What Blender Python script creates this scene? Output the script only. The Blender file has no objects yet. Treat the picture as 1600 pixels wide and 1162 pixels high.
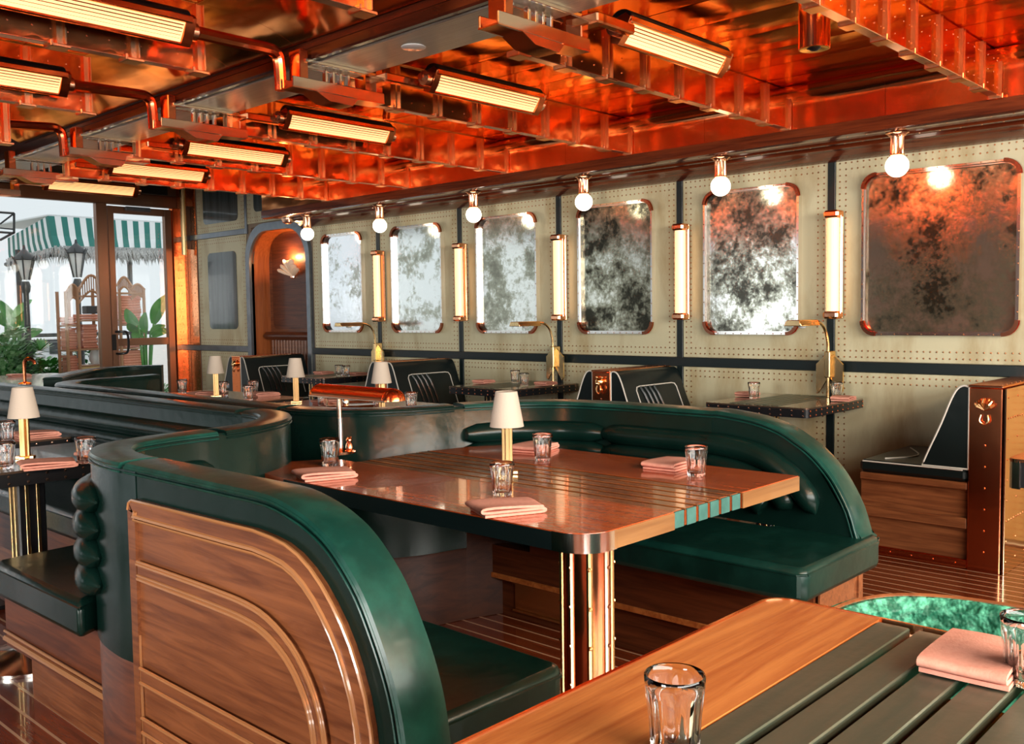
import bpy, math, random
from mathutils import Vector, Matrix
random.seed(7)
SC = bpy.context.scene
COL = SC.collection
# ------------------------------------------------------------------ camera
F, PITCH, ROLL, YAW, EYE = 1479.08, 0.0622568, -0.01429602, 0.754191796, 1.3
fw = Vector((math.cos(YAW)*math.cos(PITCH), math.sin(YAW)*math.cos(PITCH), -math.sin(PITCH)))
rt = Vector((math.sin(YAW), -math.cos(YAW), 0.0)); up = rt.cross(fw)
r2 = math.cos(ROLL)*rt + math.sin(ROLL)*up; u2 = -math.sin(ROLL)*rt + math.cos(ROLL)*up
cd = bpy.data.cameras.new('camera'); cam = bpy.data.objects.new('camera', cd); COL.objects.link(cam)
M4 = Matrix((( r2.x, u2.x, -fw.x, 0), (r2.y, u2.y, -fw.y, 0), (r2.z, u2.z, -fw.z, EYE), (0, 0, 0, 1)))
cam.matrix_world = M4
cd.sensor_fit = 'HORIZONTAL'; cd.sensor_width = 36; cd.lens = F/1600*36; cd.clip_start = .05; cd.clip_end = 300
SC.camera = cam
# ------------------------------------------------------------------ world, lights, exposure
W = bpy.data.worlds.new('overcast_sky'); SC.world = W; W.use_nodes = True
nt = W.node_tree; bg = nt.nodes['Background']
tc = nt.nodes.new('ShaderNodeTexCoord'); sx = nt.nodes.new('ShaderNodeSeparateXYZ'); rp = nt.nodes.new('ShaderNodeValToRGB')
nt.links.new(tc.outputs['Generated'], sx.inputs[0]); nt.links.new(sx.outputs['Z'], rp.inputs[0]); nt.links.new(rp.outputs[0], bg.inputs[0])
rp.color_ramp.elements[0].position = 0.0; rp.color_ramp.elements[0].color = (.70, .755, .78, 1)
rp.color_ramp.elements[1].position = .7; rp.color_ramp.elements[1].color = (.86, .90, .93, 1)
bg.inputs[1].default_value = .84
def area(name, loc, size, power, color, rot=(0, 0, 0)):
    l = bpy.data.lights.new(name, 'AREA'); l.shape = 'RECTANGLE'; l.size, l.size_y = size; l.energy = power; l.color = color
    o = bpy.data.objects.new(name, l); o.location = loc; o.rotation_euler = rot; COL.objects.link(o); return o
sun = bpy.data.lights.new('soft_sun', 'SUN'); sun.energy = 1.2; sun.angle = .6; sun.color = (1, .97, .93)
so = bpy.data.objects.new('soft_sun', sun); so.rotation_euler = (math.radians(-52), 0, math.radians(-25)); COL.objects.link(so)
AREAS = [
    ('daylight_through_left_rear_window', (-4.9, 8.65, 1.55), (2.1, 1.7), 16, (.95, .98, 1), (0, math.radians(-90), 0)),
    ('added_left_fill', (-4.9, 1.4, 1.55), (1.6, 1.7), 220, (1, .96, .90), (0, math.radians(-90), 0)),  # added fill from the left, at an unseen front window opening
    ('added_back_fill', (0.5, -3.6, 1.85), (8, 1.5), 520, (1, .95, .88), (math.radians(90), 0, 0)),  # added fill from behind the camera, brightens the whole room
    ('added_ceiling_fill', (2.2, -1.9, 2.50), (4, .8), 130, (1, .80, .58), (math.radians(20), 0, 0)),  # added ceiling fill behind the camera, no lamp is built here
]
for a in AREAS:
    o_ = area(*a)
VS = SC.view_settings
VS.view_transform = 'Standard'; VS.look = 'None'; VS.gamma = 1; VS.use_curve_mapping = False; VS.exposure = 0.55
SC.cycles.max_bounces = 8; SC.cycles.glossy_bounces = 5; SC.cycles.transmission_bounces = 8; SC.cycles.diffuse_bounces = 4
SC.cycles.sample_clamp_indirect = 6; SC.cycles.caustics_reflective = False; SC.cycles.caustics_refractive = False
# ------------------------------------------------------------------ unprojection (turns a measured pixel into a point of the room)
def ray(x, y): return fw*F + r2*(x-800) - u2*(y-581)
def uy(x, y, Y): d = ray(x, y); t = Y/d.y; return Vector((d.x*t, Y, EYE+d.z*t))
def ux(x, y, X): d = ray(x, y); t = X/d.x; return Vector((X, d.y*t, EYE+d.z*t))
def uz(x, y, z): d = ray(x, y); t = (z-EYE)/d.z; return Vector((d.x*t, d.y*t, z))
# ------------------------------------------------------------------ materials
def mat(name, color, rough=.5, metal=0., spec=.5, coat=0., emit=None, estr=0., trans=0., ior=1.5, alpha=1.,
        noise=None, bump=None, grain=None, mix=None):
    """noise=(scale,color2,lo,hi[,stretch xyz]); grain=(axis,scale,color2); bump=(scale,strength[,stretch]); """
    m = bpy.data.materials.new(name); m.use_nodes = True; n = m.node_tree.nodes; L = m.node_tree.links
    p = n['Principled BSDF']; p.inputs['Base Color'].default_value = (*color, 1); p.inputs['Roughness'].default_value = rough
    p.inputs['Metallic'].default_value = metal; p.inputs['Specular IOR Level'].default_value = spec; p.inputs['Coat Weight'].default_value = coat
    p.inputs['Coat Roughness'].default_value = .04
    if metal > .9: p.inputs['Specular Tint'].default_value = (1, min(1, color[1]+.04), min(1, color[2]+.03), 1)
    p.inputs['IOR'].default_value = ior; p.inputs['Transmission Weight'].default_value = trans; p.inputs['Alpha'].default_value = alpha
    if emit: p.inputs['Emission Color'].default_value = (*emit, 1); p.inputs['Emission Strength'].default_value = estr
    t = n.new('ShaderNodeTexCoord')
    def mp(st):
        k = n.new('ShaderNodeMapping'); k.inputs['Scale'].default_value = st; L.new(t.outputs['Object'], k.inputs[0]); return k
    if noise or grain:
        if grain:
            ax, s, c2 = grain; st = [s, s, s]; st[ax] = s*.06
            k = mp(st); z = n.new('ShaderNodeTexNoise'); z.inputs['Scale'].default_value = 1; z.inputs['Detail'].default_value = 6
            z.inputs['Roughness'].default_value = .62; z.inputs['Distortion'].default_value = .7; L.new(k.outputs[0], z.inputs[0]); lo, hi = .36, .66
        else:
            s, c2, lo, hi = noise[:4]; st = noise[4] if len(noise) > 4 else (1, 1, 1)
            k = mp(st); z = n.new('ShaderNodeTexNoise'); z.inputs['Scale'].default_value = s; z.inputs['Detail'].default_value = 7
            z.inputs['Roughness'].default_value = .62; L.new(k.outputs[0], z.inputs[0])
        r = n.new('ShaderNodeValToRGB'); r.color_ramp.elements[0].position = lo; r.color_ramp.elements[1].position = hi
        r.color_ramp.elements[0].color = (*color, 1); r.color_ramp.elements[1].color = (*c2, 1)
        L.new(z.outputs['Fac'], r.inputs[0]); L.new(r.outputs[0], p.inputs['Base Color'])
    if bump:
        s, stg = bump[:2]; k = mp(bump[2] if len(bump) > 2 else (1, 1, 1))
        z = n.new('ShaderNodeTexNoise'); z.inputs['Scale'].default_value = s; z.inputs['Detail'].default_value = 2; L.new(k.outputs[0], z.inputs[0])
        b = n.new('ShaderNodeBump'); b.inputs['Strength'].default_value = stg; b.inputs['Distance'].default_value = .02
        L.new(z.outputs['Fac'], b.inputs['Height']); L.new(b.outputs[0], p.inputs['Normal'])
    return m
MT = {}
def M(k, *a, **q): MT[k] = mat(k, *a, **q); return MT[k]
M('copper_sheet', (1.0, .48, .23), .15, 1, noise=(3, (.98, .38, .15), .35, .7), bump=(4.6, .40, (1, .45, 1)))
M('copper_light', (.98, .56, .32), .24, 1)
M('copper', (.97, .48, .27), .16, 1, bump=(6, .1))
M('copper_dark', (.72, .24, .11), .2, 1, bump=(6, .1))
M('pale_copper', (.95, .62, .45), .2, 1)
M('brass', (.84, .60, .30), .22, 1)
M('bracket_brown', (.30, .11, .06), .25, 1)
M('old_brass', (.44, .29, .13), .34, 1)
M('brass_sheet', (.82, .58, .36), .12, 1, bump=(2.5, .25))
M('chrome', (.88, .85, .80), .15, 1)
M('black_metal', (.012, .012, .014), .3, .2)
M('black_paint', (.006, .014, .015), .35)
M('beam_wood', (.12, .022, .009), .2, coat=.6, grain=(1, 14, (.05, .01, .005)))
M('soffit_wood', (.20, .036, .010), .2, coat=.5, grain=(1, 30, (.07, .012, .005)))
M('brushed_metal', (.62, .59, .52), .38, .9, noise=(5, (.42, .39, .34), .3, .7, (30, .6, 1)), bump=(20, .05, (30, .5, 1)))
M('cream_panel', (.74, .67, .44), .42, .1, noise=(2.6, (.50, .37, .18), .46, .74, (1, 1.6, .5)), bump=(30, .04))
M('rivet', (.50, .25, .12), .3, .9)
M('rivet_bright', (.95, .60, .42), .18, 1)
M('leather', (.003, .016, .012), .25, spec=.28, noise=(5, (.005, .022, .017), .42, .75), bump=(14, .10))
M('leather_mid', (.003, .024, .018), .28, spec=.32, noise=(9, (.007, .045, .034), .45, .75), bump=(14, .10))  # in-between tone, the seats' lit teal is painted into the colour
M('leather_lit_wear', (.004, .042, .031), .28, spec=.35, noise=(9, (.012, .090, .066), .45, .75), bump=(14, .10))  # worn rails, with their lit teal painted into the colour
M('leather_black', (.008, .013, .013), .30, spec=.3, bump=(10, .09))
M('piping', (.74, .68, .60), .45)
M('walnut', (.32, .105, .036), .38, coat=.12, grain=(1, 46, (.15, .042, .014)))
M('walnut_dark', (.20, .052, .016), .4, coat=.08, grain=(1, 40, (.08, .018, .006)))
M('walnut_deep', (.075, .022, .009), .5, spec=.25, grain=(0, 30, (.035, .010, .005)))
M('walnut_x', (.46, .13, .036), .35, coat=.2, grain=(2, 40, (.30, .07, .018)))
M('molding', (.50, .22, .085), .22, coat=.6)
M('table_wood', (.72, .125, .022), .2, coat=.6, spec=.35, grain=(1, 36, (.44, .055, .010)), bump=(60, .05))
M('table_wood_x', (.72, .24, .06), .42, spec=.25, grain=(0, 34, (.46, .11, .024)), bump=(60, .03))
M('table_edge', (.42, .20, .07), .3, coat=.4, grain=(0, 14, (.22, .09, .03)))
M('slat_brown', (.46, .13, .04), .2, coat=.5, noise=(6, (.16, .05, .022), .4, .7))
M('slat_patina', (.085, .25, .22), .4, .2, noise=(18, (.04, .15, .13), .4, .7))
M('slat_metal', (.17, .175, .12), .36, .6, noise=(7, (.09, .13, .095), .4, .7, (.3, 3, 1)), bump=(50, .03))
M('tabletop_bronze', (.30, .19, .13), .2, .8, coat=.5, noise=(5, (.20, .12, .08), .4, .7))
M('floor_plank', (.32, .055, .015), .2, coat=.7, grain=(1, 34, (.12, .017, .006)))
M('floor_inlay', (.72, .42, .25), .25, coat=.6)
M('glass', (1, 1, 1), .0, trans=1, ior=1.45)
def pane_mat():
    m = bpy.data.materials.new('window_glass'); m.use_nodes = True; n = m.node_tree.nodes; L = m.node_tree.links; n.remove(n['Principled BSDF'])
    a = n.new('ShaderNodeBsdfTransparent'); a.inputs[0].default_value = (.96, .97, .97, 1); b = n.new('ShaderNodeBsdfGlossy'); b.inputs['Roughness'].default_value = .02; f0 = n.new('ShaderNodeLayerWeight'); f1 = n.new('ShaderNodeMath'); f1.operation = 'POWER'; f1.inputs[1].default_value = 4; L.new(f0.outputs['Facing'], f1.inputs[0]); f = n.new('ShaderNodeMath'); f.operation = 'MULTIPLY_ADD'; f.inputs[1].default_value = .6; f.inputs[2].default_value = .03; L.new(f1.outputs[0], f.inputs[0])
    x = n.new('ShaderNodeMixShader'); L.new(f.outputs[0], x.inputs[0]); L.new(a.outputs[0], x.inputs[1]); L.new(b.outputs[0], x.inputs[2]); L.new(x.outputs[0], n['Material Output'].inputs[0]); return m
MT['window_glass'] = pane_mat()
M('napkin', (.92, .40, .29), .85, noise=(60, (.86, .35, .25), .4, .6), bump=(220, .08))
M('shade', (.62, .50, .40), .8, bump=(160, .05))
M('porcelain', (.75, .76, .76), .2)
M('bulb', (1, .96, .88), .4, emit=(1, .86, .66), estr=3.6)
M('tube_light', (1, .8, .6), .3, emit=(1, .50, .20), estr=.95)
M('heater_light', (1, .8, .5), .3, emit=(1, .56, .20), estr=.82)
M('shell', (.85, .66, .5), .6, emit=(1, .6, .35), estr=.12)
M('slate', (.05, .07, .072), .15, .0, coat=.5, noise=(3, (.11, .14, .14), .35, .7, (1, 5, .4)))
M('grey_metal', (.24, .27, .30), .3, .75, noise=(6, (.17, .19, .22), .4, .7))
M('frame_brown', (.27, .14, .085), .32, .6)
M('velvet', (.008, .13, .07), .6, noise=(34, (.12, .52, .33), .44, .60), bump=(40, .8))
M('velvet_pale', (.16, .50, .33), .6, noise=(30, (.30, .62, .45), .4, .6), bump=(60, .5))
M('rattan', (.44, .22, .11), .5)
M('rattan_cabinet', (.62, .42, .18), .5)
M('towel', (.80, .36, .25), .9, noise=(40, (.68, .27, .17), .4, .6))
M('awning_green', (.03, .19, .16), .8); M('awning_white', (.80, .83, .83), .8)
M('thatch', (.62, .63, .62), .9, noise=(60, (.35, .36, .36), .4, .6))
M('post_grey', (.055, .062, .066), .5)
M('leaf', (.03, .22, .03), .4, noise=(7, (.09, .34, .06), .4, .65)); M('leaf_pale', (.30, .50, .27), .5, noise=(20, (.08, .27, .07), .4, .6))
M('leaf_dark', (.012, .11, .02), .45, noise=(9, (.04, .22, .05), .4, .6))
M('terrace', (.45, .43, .40), .7, noise=(4, (.36, .34, .31), .4, .6))
M('concrete', (.40, .42, .42), .8, noise=(4, (.32, .33, .33), .4, .6))
M('ceiling_dark', (.02, .018, .016), .5)
M('plaster', (.34, .25, .18), .7)
def antique(name, seed, lo, hi, base=(.80, .80, .76), dk=.1):
    m = bpy.data.materials.new(name); m.use_nodes = True; n = m.node_tree.nodes; L = m.node_tree.links; p = n['Principled BSDF']
    t = n.new('ShaderNodeTexCoord'); k = n.new('ShaderNodeMapping'); k.inputs['Location'].default_value = (seed*3.1, seed*1.7, seed); L.new(t.outputs['Object'], k.inputs[0])
    z = n.new('ShaderNodeTexNoise'); z.inputs['Scale'].default_value = 4.0; z.inputs['Detail'].default_value = 12; z.inputs['Roughness'].default_value = .72; L.new(k.outputs[0], z.inputs[0])
    z2 = n.new('ShaderNodeTexNoise'); z2.inputs['Scale'].default_value = 26; z2.inputs['Detail'].default_value = 6; z2.inputs['Roughness'].default_value = .7; L.new(k.outputs[0], z2.inputs[0])
    a = n.new('ShaderNodeMath'); a.operation = 'MULTIPLY_ADD'; a.inputs[1].default_value = .30; L.new(z2.outputs['Fac'], a.inputs[0]); L.new(z.outputs['Fac'], a.inputs[2])
    r = n.new('ShaderNodeValToRGB'); r.color_ramp.elements[0].position = lo; r.color_ramp.elements[0].color = (base[0]*dk, base[1]*dk, base[2]*dk*.85, 1)
    e = r.color_ramp.elements.new((lo+hi)/2); e.color = (base[0]*.5, base[1]*.5, base[2]*.42, 1)
    r.color_ramp.elements[-1].position = hi; r.color_ramp.elements[-1].color = (*base, 1); L.new(a.outputs[0], r.inputs[0])
    L.new(r.outputs[0], p.inputs['Base Color']); p.inputs['Metallic'].default_value = .92
    q = n.new('ShaderNodeMapRange'); q.inputs[1].default_value = lo; q.inputs[2].default_value = hi; q.inputs[3].default_value = .24; q.inputs[4].default_value = .07
    L.new(a.outputs[0], q.inputs[0]); L.new(q.outputs[0], p.inputs['Roughness'])
    b = n.new('ShaderNodeBump'); b.inputs['Strength'].default_value = .06; b.inputs['Distance'].default_value = .01; L.new(z2.outputs['Fac'], b.inputs['Height']); L.new(b.outputs[0], p.inputs['Normal'])
    return m
# ------------------------------------------------------------------ mesh builder
class MB:
    def __init__(s): s.v = []; s.f = []
    def add(s, vs, fs):
        b = len(s.v); s.v += [tuple(v) for v in vs]; s.f += [tuple(i+b for i in f) for f in fs]; return s
    def box(s, x0, x1, y0, y1, z0, z1, c=0.):
        if x0 > x1: x0, x1 = x1, x0
        if y0 > y1: y0, y1 = y1, y0
        if z0 > z1: z0, z1 = z1, z0
        if c <= 0:
            return s.add([(x, y, z) for x in (x0, x1) for y in (y0, y1) for z in (z0, z1)],
                         [(0, 1, 3, 2), (4, 6, 7, 5), (0, 4, 5, 1), (2, 3, 7, 6), (0, 2, 6, 4), (1, 5, 7, 3)])
        c = min(c, (x1-x0)/2.01, (y1-y0)/2.01, (z1-z0)/2.01)
        vs = []; X = (x0, x1); Y = (y0, y1); Z = (z0, z1); idx = {}
        for i in (0, 1):
            for j in (0, 1):
                for k in (0, 1):
                    sx_, sy_, sz_ = (1, -1)[i], (1, -1)[j], (1, -1)[k]
                    idx[i, j, k] = len(vs)
                    vs += [(X[i], Y[j]+sy_*c, Z[k]+sz_*c), (X[i]+sx_*c, Y[j], Z[k]+sz_*c), (X[i]+sx_*c, Y[j]+sy_*c, Z[k])]
        fs = []
        for i in (0, 1):
            q = [idx[i, 0, 0], idx[i, 1, 0], idx[i, 1, 1], idx[i, 0, 1]]; fs.append(q if i else q[::-1])
        for j in (0, 1):
            q = [idx[0, j, 0]+1, idx[1, j, 0]+1, idx[1, j, 1]+1, idx[0, j, 1]+1]; fs.append(q[::-1] if j else q)
        for k in (0, 1):
            q = [idx[0, 0, k]+2, idx[1, 0, k]+2, idx[1, 1, k]+2, idx[0, 1, k]+2]; fs.append(q if k else q[::-1])
        for a in (0, 1):
            for b in (0, 1):
                p, q = idx[0, a, b], idx[1, a, b]; fs.append((p+1, q+1, q+2, p+2))
                p, q = idx[a, 0, b], idx[a, 1, b]; fs.append((p, q, q+2, p+2))
                p, q = idx[a, b, 0], idx[a, b, 1]; fs.append((p, q, q+1, p+1))
        for kk in idx.values(): fs.append((kk, kk+1, kk+2))
        return s.add(vs, fs)
    def prism(s, poly, fn, a, b):
        """poly = list of 2D points; fn(u,v,w) maps to 3D; extruded from w=a to w=b"""
        n = len(poly); vs = [fn(u, v, a) for u, v in poly]+[fn(u, v, b) for u, v in poly]
        fs = [tuple(range(n))[::-1], tuple(range(n, 2*n))]+[(i, (i+1) % n, n+(i+1) % n, n+i) for i in range(n)]
        return s.add(vs, fs)
    def tube(s, pts, r, n=8, cap=True, flat=1.):
        pts = [Vector(p) for p in pts]; vs = []; fs = []; N = len(pts); prev = None
        for i, p in enumerate(pts):
            t = (pts[min(i+1, N-1)]-pts[max(i-1, 0)]).normalized()
            if prev is None:
                a = Vector((0, 0, 1)) if abs(t.z) < .9 else Vector((1, 0, 0)); u = t.cross(a).normalized()
            else:
                u = (prev-t*prev.dot(t)).normalized()
            prev = u; w = t.cross(u); rr = r[i] if isinstance(r, (list, tuple)) else r
            for k in range(n):
                A = 2*math.pi*(k+.5)/n; vs.append(p+u*(math.cos(A)*rr)+w*(math.sin(A)*rr*flat))
        for i in range(N-1):
            for k in range(n):
                a, b = i*n+k, i*n+(k+1) % n; fs.append((a, b, b+n, a+n))
        if cap: fs += [tuple(range(n))[::-1], tuple(range((N-1)*n, N*n))]
        return s.add(vs, fs)
    def lathe(s, prof, c=(0, 0, 0), n=20, flute=None, caps=True):
        vs = []; fs = []; N = len(prof)
        for i, (r, z) in enumerate(prof):
            for k in range(n):
                A = 2*math.pi*k/n; rr = r
                if flute and flute[2] <= i <= flute[3]: rr = r*(1-flute[1]*(.5-.5*math.cos(flute[0]*A)))
                vs.append((c[0]+rr*math.cos(A), c[1]+rr*math.sin(A), c[2]+z))
        for i in range(N-1):
            for k in range(n):
                a, b = i*n+k, i*n+(k+1) % n; fs.append((a, b, b+n, a+n))
        if caps:
            if prof[0][0] > 1e-5: fs.append(tuple(range(n))[::-1])
            if prof[-1][0] > 1e-5: fs.append(tuple(range((N-1)*n, N*n)))
        return s.add(vs, fs)
    def sphere(s, c, r, n=12, m=8, sz=1.):
        return s.lathe([(r*math.sin(math.pi*i/m)+1e-6, -r*math.cos(math.pi*i/m)*sz) for i in range(m+1)], c, n, caps=False)
    def rivet(s, c, d, r, h=.5):
        """little dome: c centre on surface, d outward direction"""
        d = Vector(d).normalized(); a = Vector((0, 0, 1)) if abs(d.z) < .9 else Vector((1, 0, 0)); u = d.cross(a).normalized(); w = d.cross(u); c = Vector(c)
        vs = []
        for q, hh in ((1, -.1), (.7, h*.75)):
            for k in range(6): A = k*math.pi/3; vs.append(c+(u*math.cos(A)+w*math.sin(A))*r*q+d*r*hh)
        vs.append(c+d*r*h)
        fs = [(k, (k+1) % 6, 6+(k+1) % 6, 6+k) for k in range(6)]+[(6+k, 6+(k+1) % 6, 12) for k in range(6)]
        return s.add(vs, fs)
    def sweep(s, path, sec, closed=True, cap=True):
        """path = [(origin, side, upv)]; sec = [(a,b)] -> origin+side*a+upv*b"""
        n = len(sec); vs = []; fs = []
        for o, sd, uv in path:
            for a, b in sec: vs.append(Vector(o)+Vector(sd)*a+Vector(uv)*b)
        m = n if closed else n-1
        for i in range(len(path)-1):
            for k in range(m):
                a, b = i*n+k, i*n+(k+1) % n; fs.append((a, b, b+n, a+n))
        if cap and closed: fs += [tuple(range(n))[::-1], tuple(range((len(path)-1)*n, len(path)*n))]
        return s.add(vs, fs)
    def mesh(s, name, off=(0, 0, 0), ang=35):
        me = bpy.data.meshes.new(name); o = off; me.from_pydata([(v[0]-o[0], v[1]-o[1], v[2]-o[2]) for v in s.v], [], s.f); me.validate()
        import bmesh
        b = bmesh.new(); b.from_mesh(me); bmesh.ops.recalc_face_normals(b, faces=b.faces); b.to_mesh(me); b.free()
        me.shade_smooth(); me.set_sharp_from_angle(angle=math.radians(ang)); return me
ORI = {}
def put(name, me, m, parent=None, loc=(0, 0, 0), label=None, kind=None, bev=0.):
    o = bpy.data.objects.new(name, me); COL.objects.link(o); o.location = loc
    if m is not None and not me.materials: me.materials.append(MT[m] if isinstance(m, str) else m)
    if parent: o.parent = parent
    if label: o['label'] = label
    if kind: o['kind'] = kind
    if bev:
        b = o.modifiers.new('bevel', 'BEVEL'); b.width = bev; b.segments = 2; b.limit_method = 'ANGLE'; b.angle_limit = math.radians(40)
    return o
def origin_of(p):
    o = Vector((0, 0, 0))
    while p is not None: o += p.location; p = p.parent
    return o
def part(name, mb, m, parent, label=None, kind=None, bev=0., ang=35):
    """world-coordinate mesh becomes a child of an unrotated parent"""
    off = origin_of(parent); return put(name, mb.mesh(name, off, ang), m, parent, (0, 0, 0), label, kind, bev)
def tag(o, label, cat, group=None):
    o['label'] = label; o['category'] = cat
    if group: o['group'] = group
    return o
def thing(name, loc, label, cat, group=None, rz=0):
    o = bpy.data.objects.new(name, None); COL.objects.link(o); o.location = loc; o.rotation_euler = (0, 0, rz); o.empty_display_size = .1
    return tag(o, label, cat, group)
def solo(name, mb, m, label, cat, group=None, org=None, bev=0., ang=35):
    org = org or (0, 0, 0); o = put(name, mb.mesh(name, org, ang), m, None, org, None, None, bev); return tag(o, label, cat, group)
def struct(name, mb, m, parent=None, bev=0.):
    o = part(name, mb, m, parent, bev=bev) if parent else put(name, mb.mesh(name), m)
    if not parent: o['kind'] = 'structure'
    return o
def dup(o, loc=None, rz=None, label=None, parent=None, group=None):
    c = o.copy(); COL.objects.link(c)
    if parent is not None: c.parent = parent
    if loc is not None: c.location = loc
    if rz is not None: c.rotation_euler = (0, 0, rz)
    if label: c['label'] = label
    if group: c['group'] = group
    for ch in [x for x in KIDS.get(o.name, o.children)]: dup(ch, parent=c)
    return c
KIDS = {}
def fyz(X): return lambda u, v, w: (X+w, u, v)      # poly in (Y,z), extruded in X
def fxz(Y): return lambda u, v, w: (u, Y+w, v)
def fxy(Z): return lambda u, v, w: (u, v, Z+w)
def rrect(x0, x1, y0, y1, r, n=5):
    out = []
    for cx, cy, a0 in ((x1-r, y0+r, -90), (x1-r, y1-r, 0), (x0+r, y1-r, 90), (x0+r, y0+r, 180)):
        for k in range(n+1): a = math.radians(a0+90*k/n); out.append((cx+r*math.cos(a), cy+r*math.sin(a)))
    return out
def smooth(pts, n=6):
    """Catmull-Rom through points of any dimension"""
    out = []; P_ = [Vector(p) for p in pts]; N = len(P_)
    for i in range(N-1):
        a, b, c, d = P_[max(i-1, 0)], P_[i], P_[i+1], P_[min(i+2, N-1)]
        for k in range(n):
            t = k/n; out.append(.5*((2*b)+(c-a)*t+(2*a-5*b+4*c-d)*t*t+(3*b-a-3*c+d)*t**3))
    out.append(P_[-1]); return out
def ring(mb, poly, fn, w, a, b):
    """closed band of width w following polygon (inwards), extruded a..b"""
    n = len(poly); P_ = [Vector(p) for p in poly]; inn = []
    ar = sum(P_[i].x*P_[(i+1) % n].y-P_[(i+1) % n].x*P_[i].y for i in range(n)); sg = 1 if ar > 0 else -1
    for i in range(n):
        t = (P_[(i+1) % n]-P_[i-1]).normalized(); inn.append(P_[i]+Vector((-t.y, t.x))*w*sg)
    vs = []
    for q in (P_, inn):
        for h in (a, b): vs += [fn(p.x, p.y, h) for p in q]
    fs = []
    for i in range(n):
        j = (i+1) % n
        for p, q in ((0, 1), (1, 3), (3, 2), (2, 0)): fs.append((p*n+i, p*n+j, q*n+j, q*n+i))
    mb.add(vs, fs); return [(p.x, p.y) for p in inn]
def band(mb, pts, fn, w, a, b):
    """open band centred on a 2D polyline"""
    P_ = [Vector(p) for p in pts]; n = len(P_); L_ = []; R_ = []
    for i in range(n):
        t = (P_[min(i+1, n-1)]-P_[max(i-1, 0)]).normalized(); k = Vector((-t.y, t.x))*w/2; L_.append(P_[i]+k); R_.append(P_[i]-k)
    mb.prism([tuple(p) for p in L_+R_[::-1]], fn, a, b)

# =================================================================== FLOOR
floor = struct('floor', MB().box(-4.6, 5.62, -3.1, 10.8, -.06, -.012), 'black_paint')
PITCHF = .077
pm = MB().box(-PITCHF/2+.0045, PITCHF/2-.0045, -6.9, 6.9, -.012, 0).mesh('floor_plank'); im = MB().box(-.0045, .0045, -6.9, 6.9, -.012, .0003).mesh('inlay_strip')
x = 1.188-PITCHF*.5-PITCHF*74; k = 0
while x < 5.58:
    if x > -4.5:
        put('plank', pm, 'floor_plank', floor, (x, 3.85, 0)); put('inlay_strip', im, 'floor_inlay', floor, (x+PITCHF/2, 3.85, 0))
    x += PITCHF
# =================================================================== RIGHT WALL with riveted panels
XW = 5.60
DIV = [1.30, 2.56, 3.651, 4.745, 5.846, 6.94, 8.0]
wall = struct('wall_right', MB().box(5.612, 5.75, -3.1, 8.03, 0, 3.0).box(5.612, 5.75, 9.13, 10.8, 0, 3.0).box(5.612, 5.75, 8.03, 9.13, 2.26, 3.0), 'plaster')
def wall_panel(y0, y1, z0, z1, hole=None, rows='tblr', parent=None, m='cream_panel', pitch=.036, r=.0062):
    mb = MB().box(XW, XW+.012, y0, y1, z0, z1, .003)
    o = part('wall_panel', mb, m, parent or wall)
    rv = MB()
    for d in (.026, .064):
        ys = []; n = int((y1-y0-2*d)/pitch); nz = int((z1-z0-2*d)/pitch)
        for i in range(n+1):
            yy = y0+d+(y1-y0-2*d)*i/max(n, 1)
            if 't' in rows: rv.rivet((XW, yy, z1-d), (-1, 0, 0), r)
            if 'b' in rows: rv.rivet((XW, yy, z0+d), (-1, 0, 0), r)
        for i in range(nz+1):
            zz = z0+d+(z1-z0-2*d)*i/max(nz, 1)
            if 'r' in rows: rv.rivet((XW, y0+d, zz), (-1, 0, 0), r)
            if 'l' in rows: rv.rivet((XW, y1-d, zz), (-1, 0, 0), r)
    part('rivets', rv, 'rivet', o, kind='stuff'); return o
for i in range(len(DIV)-1):
    a, b = DIV[i]+.024, DIV[i+1]-.024
    wall_panel(a, b, .978, 2.20); wall_panel(a, b, .02, .912)
wall_panel(.22, 1.276, .978, 2.2); wall_panel(.22, 1.276, .02, .912); wall_panel(-3.05, .18, .978, 2.2, rows=''); wall_panel(-3.05, .18, .02, .912, rows='')
for y in DIV[:-1]: part('batten', MB().box(5.592, 5.612, y-.024, y+.024, 0, 2.24, .002), 'black_paint', wall)
part('rail', MB().box(5.588, 5.612, -3.05, 8.0, .914, .976, .003), 'black_paint', wall)
part('top_rail', MB().box(5.588, 5.612, -3.05, 8.0, 2.20, 2.26, .003), 'black_paint', wall)
# niche side of the wall
for a, b in ((9.215, 10.255),):
    wall_panel(a, b, .978, 2.20, pitch=.045); wall_panel(a, b, .02, .912, pitch=.045); wall_panel(a, b, 2.26, 2.95, pitch=.045)
wall_panel(8.30, 9.175, 2.30, 2.95, pitch=.045)
part('rail', MB().box(5.585, 5.612, 9.2, 10.75, .914, .976, .003), 'grey_metal', wall)
part('rail', MB().box(5.585, 5.612, 9.2, 10.75, 2.20, 2.26, .003), 'grey_metal', wall)
part('batten', MB().box(5.59, 5.612, 9.177, 9.215, 2.2, 2.95, .002), 'grey_metal', wall)
for nm, (a, b, c, d), mm in (('inset_panel', (9.42, 10.03, 1.165, 2.03), 'slate'), ('inset_panel', (9.36, 10.10, 2.36, 2.82), 'slate'), ('inset_panel', (8.55, 9.03, 2.42, 2.82), 'slate')):
    mb = MB(); mb.prism(rrect(a, b, c, d, .06), fyz(XW), -.006, .004); p_ = part(nm, mb, mm, wall)
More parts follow.
